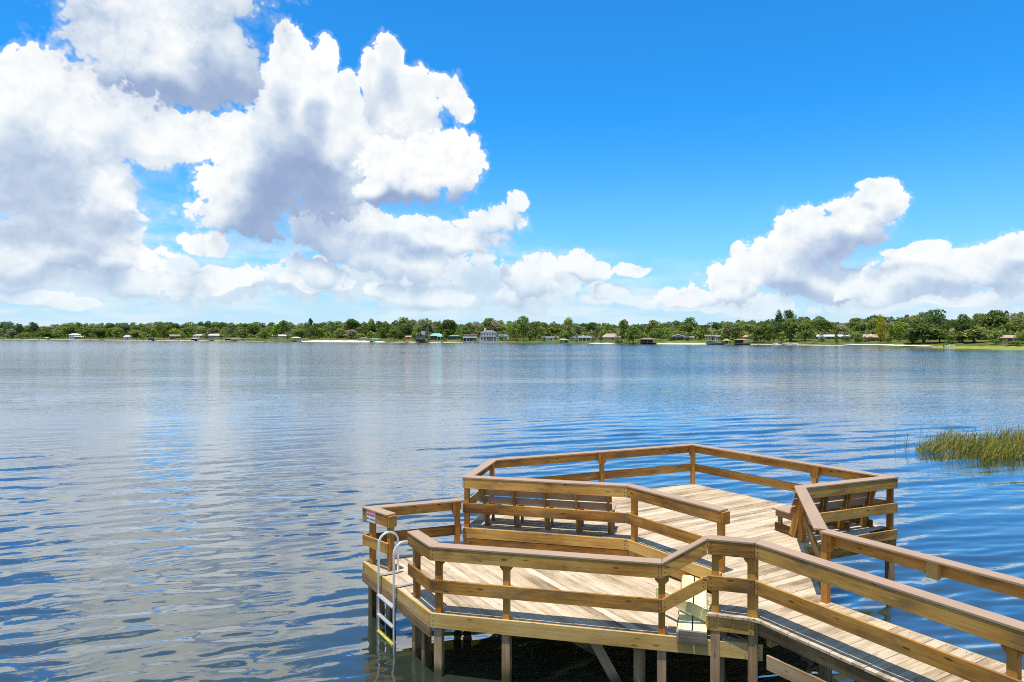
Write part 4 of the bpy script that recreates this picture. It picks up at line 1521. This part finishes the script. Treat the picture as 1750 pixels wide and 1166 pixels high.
house('lake_house', 'brown flat roofed house with two decks and white posts', 'the brown two deck house', 803, 582.0, 24, 9.5, 1.4, 'flat', H_BROWN, R_BROWN, 2, 4, porch=(-0.95, 0.95, 0.48, R_WHITE, H_WHITE, 5))
house('lake_house', 'white two storey house with grey hip roof, chimney and porch', 'the white two storey house', 835, 582.5, 27, 13.5, 5.0, 'hip', H_WHITE, R_GREY, 2, 6, chimney=(-0.45, 3.2), porch=(-1.05, 1.0, 0.50, R_GREY, H_WHITE, 6), wing=(1, 22, 7.2, 4.0, 'hip', H_WHITE, R_GREY))
house('lake_house', 'low grey roofed white house with a row of windows', 'the low grey roofed house', 940, 582.0, 28, 3.8, 3.2, 'gable', H_WHITE, R_GREY, 1, 6)
boathouse('small pale roofed boat shed right of the low grey roofed house', 'the small pale boat shed', 963, 12, 4.0, 2.0, 'hip', R_LIGHT, depth=5, inland=4, walls=(H_WHITE, 0.3))
house('lake_house', 'house with a bright white metal roof and a chimney', 'the white metal roofed house', 996, 582.5, 42, 5.2, 3.4, 'hip', H_TAN, R_GREY, 1, 7, chimney=(0.05, 1.2), porch=(-0.35, 0.9, 1.0, R_WHITE, H_WHITE, 5))
house('lake_house', 'house with a broad tan tiled hip roof', 'the tan tile roofed house', 1044, 581.5, 32, 4.6, 6.6, 'hip', H_BEIGE, R_TAN, 1, 6, wing=(-1, 5, 4.4, 6.0, 'front', H_BEIGE, R_TAN))
boathouse('dark two roofed boathouse on posts in front of the big oak', 'the dark boathouse', 1107, 25, 5.6, 3.0, 'hip', R_BROWN, depth=8, walls=(H_BROWN, 0.7))
house('lake_house', 'dark gabled house with white roof edges', 'the dark gabled house', 1159, 581.5, 28, 4.6, 5.2, 'front', H_DARK, R_GREY, 1, 4, trim=H_WHITE, wing=(1, 12, 4.0, 2.6, 'gable', H_BEIGE, R_BROWN))
house('lake_house', 'beige house with tall porch columns above the seawall', 'the beige columned house', 1218, 582.0, 24, 7.0, 2.4, 'gable', H_BEIGE, R_BROWN, 1, 5, porch=(0.4, 1.0, 0.9, R_BROWN, H_WHITE, 3))
boathouse('grey boat dock with a flat deck below the columned house', 'the grey flat boat dock', 1222, 26, 3.4, 0.5, 'flat', R_LIGHT, depth=7, walls=(H_WHITE, -0.2))
boathouse('thatched tiki hut on posts beside the boat dock', 'the thatched tiki hut', 1242, 11, 3.6, 3.2, 'pyramid', R_THATCH, depth=4.5, inland=5, lift=0.9, name='tiki_hut', cat='hut')
boathouse('brown boathouse with wide shingled roof right of the tiki hut', 'the brown shingled boathouse', 1268, 24, 5.4, 2.4, 'hip', R_BROWN, depth=7, walls=(H_BROWN, 0.2))
house('lake_house', 'house with an orange tiled roof behind the brown boathouse', 'the orange roofed house', 1277, 581.0, 14, 4.2, 4.6, 'hip', H_TAN, R_ORANGE, 1, 3)
house('lake_house', 'long dark house with a bright white roof behind the lawn', 'the long white roofed house', 1424, 579.5, 50, 4.0, 3.4, 'gable', H_BROWN, R_WHITE, 1, 8)
house('lake_house', 'beige house with a wide pale chimney beside the yellow tree', 'the beige chimney house', 1488, 581.5, 20, 4.4, 5.4, 'gable', H_BEIGE, R_TAN, 1, 4, porch=(-0.2, 0.2, 1.7, R_LIGHT, H_BEIGE, 2))
house('lake_house', 'tan roofed house under the oaks at the far right', 'the tan roofed house under the oaks', 1726, 585.0, 42, 7.0, 5.2, 'hip', H_TAN, R_TAN, 1, 5)


# small things on the shore
def boat(label, x, inland, Lm, kind_='boat'):
    p = at(x, inland)
    p.z = 0.0 if inland < 1 else gz(inland)
    az_ = math.atan((x - CX) / F_PX)
    o = empty('motor_boat', p, -az_ + rng.uniform(-.3, .3), label=label, cat='boat', group='boats along the far shore')
    n = 9
    vs, fs = [], []
    for k in range(n):
        f = k / (n - 1)
        x_ = (f - 0.5) * Lm
        b = 0.95 * (1 - max(0, f - 0.55) ** 2 / 0.22)
        b = max(b, 0.03)
        sheer = 0.75 + 0.35 * f * f
        vs += [(x_, -b, sheer), (x_, -b * 0.7, -0.1), (x_, 0, -0.25 + 0.3 * max(0, f - .7)), (x_, b * 0.7, -0.1), (x_, b, sheer)]
    for k in range(n - 1):
        for j in range(4):
            q = k * 5 + j
            fs.append((q, q + 5, q + 6, q + 1))
        fs.append((k * 5, k * 5 + 4, k * 5 + 9, k * 5 + 5))
    fs.append((0, 1, 2, 3, 4))
    mesh_obj('hull', vs, fs, M_WHITE, o)
    box('windscreen', 0.05 * Lm, 0.07 * Lm, -0.7, 0.7, 0.8, 1.35, G_GLASS, o)
    box('console', -0.05 * Lm, 0.05 * Lm, -0.4, 0.4, 0.76, 1.25, M_WHITE, o)
    box('outboard_motor', -0.5 * Lm - 0.35, -0.5 * Lm - 0.02, -0.2, 0.2, 0.0, 1.15, M_BLACK, o)
    return o


boat('long white boat moored in front of the brown two deck house', 800, -1.5, 7.0)
boat('white boat at the seawall below the white two storey house', 823, -1.5, 7.5)
boat('white pontoon boat by the rocks left of the small cypress', 1347, 1.0, 6.0)
boat('small white boat beside the dock shed at left', 178, -1.0, 6.0)
boat('low white boat under the tan hip roofed boathouse', 512, -1.0, 5.0)
boat('small dark boat on the marsh grass at right', 1623, 3.0, 3.6)['category'] = 'boat'
M_SEAW = plain('pale_seawall', (0.60, 0.55, 0.47), 0.9, 0.1, vary=0.2)
p = at(850, 0.5)
o = empty('seawall', (p.x, p.y, 0), -math.atan((850 - CX) / F_PX), label='pale concrete seawall below the white two storey house', cat='wall')
for k in range(9):
    box('wall_panel', -12.5 + k * 2.8, -12.5 + k * 2.8 + 2.77, 0, 0.5, -0.8, 1.15 + 0.02 * (k % 2), M_SEAW, o)
M_SLOPE = plain('red_brown_mulch', (0.22, 0.075, 0.04), 0.9, 0.1, vary=0.35, scale=1.5)
p = at(873, 9)
o = empty('garden_fence', p, -math.atan((873 - CX) / F_PX), label='red brown fence stepping down the slope right of the white house', cat='fence')
for k in range(12):
    box('fence_board', -5.4 + k * 0.9, -5.4 + k * 0.9 + 0.88, 0, 0.1, -0.6, 1.0 + 0.09 * k, M_SLOPE, o)
M_PLAY = plain('orange_play_wood', (0.45, 0.22, 0.07), 0.8, 0.1, vary=0.2)
p = at(569, 22)
o = empty('play_set', p, 0.1, label='orange wooden swing set behind the white sand beach', cat='play set')
for u in (-2.6, 2.6):
    beam('leg', (u - 0.2, -1.0, 0), (u, 0, 3.3), 0.16, 0.16, M_PLAY, o, (0, 1, 0))
    beam('leg', (u + 0.2, 1.0, 0), (u, 0, 3.3), 0.16, 0.16, M_PLAY, o, (0, 1, 0))
beam('top_beam', (-3.0, 0, 3.36), (3.0, 0, 3.36), 0.18, 0.14, M_PLAY, o, (0, 1, 0))
for u in (-1.2, 0.8):
    beam('swing', (u, 0, 3.2), (u, 0, 0.7), 0.10, 0.5, M_PLAY, o, (1, 0, 0))
box('tower', -4.6, -3.0, -0.8, 0.8, 1.4, 2.6, M_PLAY, o)
p = at(1215, 30)
o = empty('flagpole', p, 0, label='thin pale flagpole above the beige columned house', cat='pole')
vs, fs = tube_geo([Vector((0, 0, 0)), Vector((0, 0, 5)), Vector((0, 0, 10.5))], [0.16, 0.13, 0.08], 8)
mesh_obj('pole', vs, fs, M_WHITE, o, smooth=True)
vs, fs = tube_geo([Vector((0, 0, 10.4)), Vector((0, 0, 10.6)), Vector((0, 0, 10.75))], [0.02, 0.2, 0.02], 8)
mesh_obj('finial', vs, fs, M_WHITE, o, smooth=True)
# the clipped hedge in front of the beige chimney house
p = at(1487, 30)
hd = crown_mesh('leaves', 300, 1, 1, 8, 10, 0.02, L_OAK)
r_ = np.random.default_rng(5)
n_ = 2600
c_ = np.stack([r_.uniform(-7.2, 7.2, n_), r_.uniform(-0.9, 0.9, n_), r_.uniform(0, 1.7, n_)], -1)
f_ = r_.integers(0, 3, n_)
c_[f_ == 0, 1] = -0.9 + r_.normal(0, .06, (f_ == 0).sum())
c_[f_ == 1, 2] = 1.7 + r_.normal(0, .07, (f_ == 1).sum())
d_ = r_.normal(size=(n_, 3)); d_ /= np.linalg.norm(d_, axis=1)[:, None]
e_ = np.cross(d_, r_.normal(size=(n_, 3))); e_ /= np.linalg.norm(e_, axis=1)[:, None]
v_ = np.concatenate([c_ + d_ * .2, c_ + e_ * .2, c_ - d_ * .2, c_ - e_ * .2], 1).reshape(-1, 3)
o = mesh_obj('hedge', v_.tolist(), np.arange(n_ * 4).reshape(-1, 4).tolist(), L_OAK, label='long dark clipped hedge in front of the beige chimney house', cat='hedge')
o.location = p
o.rotation_euler = (0, 0, -math.atan((1487 - CX) / F_PX))
# rocks heaped at the water's edge
M_ROCK = plain('pale_rock', (0.42, 0.36, 0.29), 0.9, 0.1, vary=0.35, scale=1.5)
ROCKS = []


def rock_mesh(seed):
    bm = bmesh.new()
    bmesh.ops.create_icosphere(bm, subdivisions=2, radius=1)
    r = random.Random(seed)
    ph = [r.uniform(0, 6) for _ in range(6)]
    for v in bm.verts:
        c = v.co
        k = 1 + 0.22 * math.sin(c.x * 3 + ph[0]) * math.sin(c.y * 3.3 + ph[1]) + 0.15 * math.sin(c.z * 5 + ph[2] + c.x * 2)
        v.co = Vector((c.x * k * 1.2, c.y * k, c.z * k * 0.7))
    me = bpy.data.meshes.new('rock')
    bm.to_mesh(me)
    bm.free()
    me.materials.append(M_ROCK)
    return me


rm = [rock_mesh(i) for i in range(4)]
ORD = ['first', 'second', 'third', 'fourth', 'fifth', 'sixth', 'seventh', 'eighth', 'ninth', 'tenth', 'eleventh', 'twelfth', 'thirteenth', 'fourteenth', 'fifteenth', 'sixteenth', 'seventeenth', 'eighteenth', 'nineteenth', 'twentieth']
rk = sorted((rng.uniform(1322, 1370), rng.uniform(-0.5, 3.0), rng.uniform(0.4, 1.0)) for _ in range(18))
for k, (x, i, s) in enumerate(rk):
    o = bpy.data.objects.new('shore_rock', rm[k % 4])
    p = at(x, i)
    o.location = (p.x, p.y, max(p.z, 0.0) + 0.15 * s)
    o.scale = (s, s, s)
    o.rotation_euler = (rng.uniform(-.3, .3), rng.uniform(-.3, .3), rng.uniform(0, 6))
    COL.objects.link(o)
    prop(o, label='pale rock in the heap by the pontoon boat, %s from the left' % ORD[k], cat='rock', group='rocks heaped at the waterline')

# ------------------------------------------------------------------ the trees, front to back
FRONT = [
    ('pine', 13, 549, 577, 26), ('pine', 33, 553, 577, 18), ('moss', 22, 561, 578, 30), ('pine', 56, 549, 577, 22), ('bush', 46, 567, 578.5, 26), ('green', 82, 563, 578, 40), ('green', 100, 557, 578, 26),
    ('green', 122, 552, 577, 34), ('oak', 148, 559, 578, 26), ('oak', 170, 561, 578, 36), ('bright', 188, 561, 578, 14), ('green', 200, 560, 578, 24), ('oak', 232, 563, 578, 26), ('green', 246, 567, 578.5, 20), ('green', 281, 556, 577.5, 20), ('bright', 262, 561, 577, 16),
    ('bright', 322, 567, 578, 9), ('oak', 345, 561, 577, 26), ('bright', 398, 570, 577, 16), ('green', 414, 562, 577.5, 26), ('green', 432, 552, 577, 34), ('oak', 458, 558, 577, 22), ('green', 485, 546, 576, 20), ('bright', 474, 553, 576, 20), ('green', 452, 566, 579, 24),
    ('tall', 531, 542, 579, 13), ('green', 512, 553, 578, 30), ('bright', 545, 560, 578, 24), ('green', 536, 555, 579, 26), ('oak', 560, 560, 577, 24), ('oak', 580, 560, 578, 30), ('moss', 600, 562, 579, 28), ('oak', 601, 543, 577, 38), ('green', 636, 543, 576, 22), ('green', 655, 551, 578, 28),
    ('oak', 676, 558, 579, 34), ('green', 688, 541, 578, 34), ('moss', 724, 542, 577, 40), ('oak', 698, 553, 580, 22), ('oak', 684, 566, 580, 22), ('oak', 765, 544, 579, 48), ('green', 795, 556, 579, 30), ('moss', 846, 545, 577, 36), ('oak', 838, 541, 575, 40),
    ('bright', 872, 556, 579, 10), ('green', 894, 538, 582, 28), ('green', 880, 549, 580, 18), ('green', 915, 548, 580, 30), ('oak', 905, 566, 583, 22), ('green', 921, 571, 583, 12), ('green', 970, 541, 580, 30), ('moss', 985, 555, 578, 30), ('oak', 1010, 549, 578, 26), ('bright', 1030, 563, 580, 24),
    ('oak', 950, 556, 578, 24), ('moss', 1008, 560, 577, 22), ('oak', 1066, 543, 583, 22), ('green', 1082, 556, 587, 34), ('bush', 1056, 580, 586, 18), ('oak', 1116, 545, 578, 32), ('green', 1128, 560, 583, 16), ('green', 1180, 541, 577, 46), ('bush', 1197, 571, 581, 10),
    ('palm', 1132, 571, 583, 11), ('palm', 1140, 567, 582, 10), ('palm', 1152, 565, 580, 11), ('palm', 1164, 564, 579, 11), ('palm', 1176, 567, 579, 12), ('palm', 1189, 557, 580, 12), ('palm', 1198, 558, 580, 12), ('palm', 1206, 561, 580, 10),
    ('moss', 1245, 548, 581, 30), ('oak', 1258, 552, 582, 26), ('oak', 1300, 548, 586, 40), ('green', 1312, 556, 586, 22), ('bright', 1322, 568, 584, 9), ('bright', 1336, 567, 585, 17),
    ('tall', 1330, 528, 583, 20), ('tall', 1350, 526.5, 583, 33), ('oak', 1352, 541, 584, 38), ('oak', 1376, 543, 583, 36), ('oak', 1406, 543, 580, 38), ('moss', 1440, 553, 580, 30), ('oak', 1464, 541, 582, 42), ('cypress', 1429, 563, 587.5, 12), ('bush', 1468, 577, 584, 16),
    ('yellow', 1505, 535, 585, 21), ('bright', 1522, 553, 585, 14), ('bright', 1537, 549, 584, 22), ('bush', 1517, 575, 585.5, 13), ('oak', 1494, 540, 580, 30),
    ('oak', 1578, 540, 587, 74), ('oak', 1560, 565, 587, 52), ('green', 1606, 563, 586, 44), ('pine', 1592, 528, 580, 52), ('oak', 1645, 534, 586, 44), ('oak', 1665, 555, 586, 64), ('oak', 1700, 528, 586, 66), ('green', 1690, 560, 586, 56), ('oak', 1738, 541, 584, 40), ('oak', 1640, 566, 586, 36), ('bush', 1738, 582, 591, 32), ('oak', 1780, 530, 586, 60),
]
for t_ in FRONT:
    tree(*t_, row='front')
SMALL = [(312,568,579.5,12),(352,569,579,10),(377,570,579,9),(470,568,579,14),(492,567,579,12),(708,566,582,13),(733,571,582,8),(759,566,582.5,12),(789,569,583,9),(858,571,584,10),(930,573,583.5,8),(950,574,583.5,8),(985,570,584,9),(1013,572,584,9),(1026,570,584,10),(1055,567,584,13),(1146,570,583,9),(1174,568,583,12),(1233,570,584,10),(1290,565,585,17),(1404,567,584,14),(1445,565,584,17),(1478,574,585,8),(1702,562,588,30),(1746,566,588,28),(1626,566,588,26),(715,553,581.8,16),(730,558,581.8,12)]
for t_ in SMALL:
    tree('small', *t_, row='front')
SKY = [(-80, 552), (0, 551), (40, 553), (75, 558), (95, 554), (125, 551), (160, 553), (180, 551), (220, 552), (250, 551), (270, 549), (285, 548), (300, 553), (345, 549), (370, 549), (400, 551), (430, 551), (460, 551), (500, 552), (550, 551), (575, 549),
       (620, 549), (660, 549), (700, 546), (745, 548), (790, 552), (820, 549), (870, 547), (915, 549), (935, 550), (985, 551), (1030, 552), (1050, 553), (1090, 554), (1140, 550), (1160, 547), (1205, 556), (1225, 551), (1260, 547), (1300, 546), (1370, 541), (1400, 541),
       (1421, 550), (1440, 551), (1460, 543), (1500, 540), (1530, 541), (1555, 537), (1600, 533), (1627, 548), (1660, 536), (1700, 530), (1750, 534), (1850, 532)]
sx_, sy_ = np.array([s[0] for s in SKY], float), np.array([s[1] for s in SKY], float)
x = -60.0
while x < 1830:
    yt = float(np.interp(x, sx_, sy_))
    big = 1.0 + 0.9 * max(0, (x - 900) / 850)
    k = rng.choices(['oak', 'green', 'pine', 'moss'], [4, 4, 2, 0.7])[0]
    wpx = rng.uniform(20, 32) * big
    tree(k, x, yt + rng.uniform(-2.4, 1.2), None, wpx, inland=rng.uniform(85, 120), row='back')
    x += wpx * 0.54
x = -50.0
while x < 1830:
    yt = float(np.interp(x, sx_, sy_))
    big = 1.0 + 0.9 * max(0, (x - 900) / 850)
    k = rng.choices(['oak', 'green', 'pine', 'moss', 'bright'], [5, 4, 1, 1.2, 0.35])[0]
    wpx = rng.uniform(20, 34) * big
    tree(k, x, yt + rng.uniform(3.5, 10) * big ** 0.5, None, wpx, inland=rng.uniform(52, 72), row='middle')
    x += wpx * 0.58


# the shadowed wood behind the last row
def far_wood():
    r = np.random.default_rng(3)
    xs = r.uniform(-200, 2390, 64000)
    d0 = np.array([dshore(v) for v in xs])
    inl = r.uniform(125, 190, xs.size)
    d = d0 + inl
    yt = np.interp(xs, sx_, sy_) + 0.3
    ztop = CAM_H + (HZ - yt) * d / F_PX
    z = 2.0 + (ztop - 2.0) * r.uniform(0, 1, xs.size) ** 0.8 * (0.86 + 0.14 * np.sin(xs * 0.37) * np.sin(xs * 0.11 + 1))
    c = np.stack([(xs - CX) / F_PX * d, d, z], -1)
    n = xs.size
    a = r.normal(size=(n, 3)); a /= np.linalg.norm(a, axis=1)[:, None]
    b = np.cross(a, r.normal(size=(n, 3))); b /= np.linalg.norm(b, axis=1)[:, None]
    s = 1.1
    v = np.concatenate([c + a * s, c + b * s, c - a * s, c - b * s], 1).reshape(-1, 3)
    mesh_obj('treeline', v.tolist(), np.arange(n * 4).reshape(-1, 4).tolist(), L_PINE, label='dense far wood behind the rows of shore trees', cat='woods', kind='stuff')


far_wood()


def undergrowth():
    r = np.random.default_rng(8)
    xs = r.uniform(-200, 2390, 46000)
    d0 = np.array([dshore(v) for v in xs])
    band = r.uniform(0, 1, xs.size)
    inl = np.where(band < 0.30, r.uniform(4, 11, xs.size), r.uniform(44, 60, xs.size))
    clear = np.zeros(xs.size, bool)
    for a, b in ((512, 660), (770, 785), (800, 890), (924, 955), (975, 1018), (1030, 1052), (1120, 1235), (1320, 1380), (1445, 1615), (1590, 1900), (117, 142), (252, 268), (325, 335), (386, 414)):
        clear |= (xs > a) & (xs < b)
    keep = (band >= 0.30) | (~clear & (np.sin(xs * 0.19) + np.sin(xs * 0.071 + 2) > -0.5))
    for hx, hw_, hi_, hd_ in HOUSES:
        keep &= ~((np.abs(xs - hx) < hw_ / 2 + 2) & (inl < hi_ + hd_ + 1) & (inl > 2))
    xs, d0, inl, band = xs[keep], d0[keep], inl[keep], band[keep]
    d = d0 + inl
    g = np.array([gz(v) for v in inl])
    hh = np.where(band < 0.30, 1.7 + 0.9 * np.sin(xs * 0.23) * np.sin(xs*0.061), 4.2 + 1.3 * np.sin(xs * 0.17) + np.sin(xs * 0.43))
    z = g + r.uniform(0, 1, xs.size) ** 0.7 * hh
    c = np.stack([(xs - CX) / F_PX * d, d, z], -1)
    n = xs.size
    a = r.normal(size=(n, 3)); a /= np.linalg.norm(a, axis=1)[:, None]
    b = np.cross(a, r.normal(size=(n, 3))); b /= np.linalg.norm(b, axis=1)[:, None]
    s = np.where(band < 0.30, 0.4, 0.7)[:, None]
    v = np.concatenate([c + a * s, c + b * s, c - a * s, c - b * s], 1).reshape(-1, 3)
    mesh_obj('undergrowth', v.tolist(), np.arange(n * 4).reshape(-1, 4).tolist(), L_OAK, label='tangled green undergrowth beneath the shore trees', cat='undergrowth', kind='stuff')


undergrowth()

# labels that single each tree out by its look and its neighbours
ROWW = {'front': 'near', 'middle': 'behind', 'back': 'far behind'}
cells = {}
for root, k, x, row, wd, h in TREES:
    land = min(LAND, key=lambda q: abs(q[1] - x))
    if abs(x - land[1]) < 6:
        rel = {'front': 'by', 'middle': 'close behind', 'back': 'far behind'}[row]
    elif x < land[1]:
        rel = {'front': 'left of', 'middle': 'behind and left of', 'back': 'far behind, left of'}[row]
    else:
        rel = {'front': 'right of', 'middle': 'behind and right of', 'back': 'far behind, right of'}[row]
    cells.setdefault((WORDS[k], rel, land[0]), []).append((x, root, wd, h))
for (kw, rel, ld), lst in cells.items():
    lst.sort(key=lambda q: q[0])
    for n_, (x, root, wd, h) in enumerate(lst):
        if len(lst) == 1:
            root['label'] = '%s %s %s' % (kw, rel, ld)
        elif len(lst) == 2:
            root['label'] = '%s %s %s %s' % (('left-hand', 'right-hand')[n_], kw, rel, ld)
        else:
            root['label'] = '%s %s %s %s' % (ORD[n_] + '-from-left', kw, rel, ld)
# ------------------------------------------------------------------ reeds in the shallows at the right
def reeds():
    m, t, out = new_mat('reed_blades')
    geo = t.new('ShaderNodeNewGeometry')
    n = t.noise(geo.outputs['Position'], 0.9, 3.0, 0.6)
    v = t.math('ADD', t.math('MULTIPLY', geo.outputs['Random Per Island'], 0.65), t.math('MULTIPLY', n, 0.55))
    col = t.ramp(v, [(0.22, (0.05, 0.085, 0.02)), (0.46, (0.13, 0.16, 0.03)), (0.70, (0.27, 0.24, 0.045)), (0.92, (0.48, 0.36, 0.09))])
    a = t.new('ShaderNodeBsdfDiffuse'); b = t.new('ShaderNodeBsdfTranslucent')
    t.l.new(col, a.inputs[0]); t.l.new(col, b.inputs[0])
    mx = t.new('ShaderNodeMixShader'); mx.inputs[0].default_value = 0.25
    t.l.new(a.outputs[0], mx.inputs[1]); t.l.new(b.outputs[0], mx.inputs[2]); t.l.new(mx.outputs[0], out.inputs[0])
    r = random.Random(21)
    vs, fs = [], []

    def blade(p, h, lean, bend, wdt):
        side = Vector((math.cos(r.uniform(0, 3.14)), math.sin(r.uniform(0, 3.14)), 0)).normalized()
        q0 = p
        q1 = p + Vector((lean.x * 0.35, lean.y * 0.35, h * 0.5))
        q2 = p + Vector((lean.x, lean.y, h * 0.86))
        q3 = p + Vector((lean.x * (1.3 + bend), lean.y * (1.3 + bend), h * (1.0 - 0.3 * bend)))
        k = len(vs)
        for q, w_ in ((q0, wdt), (q1, wdt), (q2, wdt * .7)):
            vs.extend([q - side * w_, q + side * w_])
        vs.append(q3)
        fs.extend([(k, k + 1, k + 3, k + 2), (k + 2, k + 3, k + 5, k + 4), (k + 4, k + 5, k + 6)])
    # the outline of the bed at the waterline, as bearings and rows of the photograph turned into places
    for _ in range(9500):
        x = r.uniform(1562, 2100)
        f = r.random()
        edge = min(1.0, (x - 1560) / 70.0)
        if r.random() > 0.25 + 0.75 * edge:
            continue
        mid, half = 768 + 4 * math.sin(x * 0.05), 4 + 17 * edge ** 0.7
        y = mid + 2 + half * (f * 2 - 1) * (0.9 + 0.1 * math.sin(x * 0.11))
        if 1610 < x < 1675 and y > mid + 6 and r.random() < 0.85:
            continue
        p = W(x, y, 0.0)
        p.z = -0.25
        h = r.uniform(0.28, 0.85) * (0.55 + 0.45 * edge) * (0.8 + 0.3 * math.sin(x * 0.07 + y)) + 0.28
        blade(p, h, Vector((r.gauss(0.22, 0.16), r.gauss(0, 0.10), 0)), r.uniform(0, 0.9), r.uniform(0.006, 0.013))
    for _ in range(22):
        x = r.uniform(1530, 1580); y = r.uniform(758, 772)
        p = W(x, y, 0.0); p.z = -0.25
        blade(p, r.uniform(0.8, 1.3), Vector((r.gauss(0.12, 0.08), r.gauss(0, 0.08), 0)), r.uniform(0, 0.4), 0.007)
    for _ in range(260):
        x = r.uniform(1600, 1990); y = r.uniform(784, 793)
        p = W(x, y, 0.0); p.z = -0.25
        blade(p, r.uniform(0.5, 0.8), Vector((r.gauss(0.1, 0.2), r.gauss(0, 0.1), 0)), r.uniform(0, 0.6), 0.007)
    mesh_obj('reeds', vs, fs, m, label='bed of leaning green and straw coloured reeds in the shallows', cat='reeds', kind='stuff')


reeds()
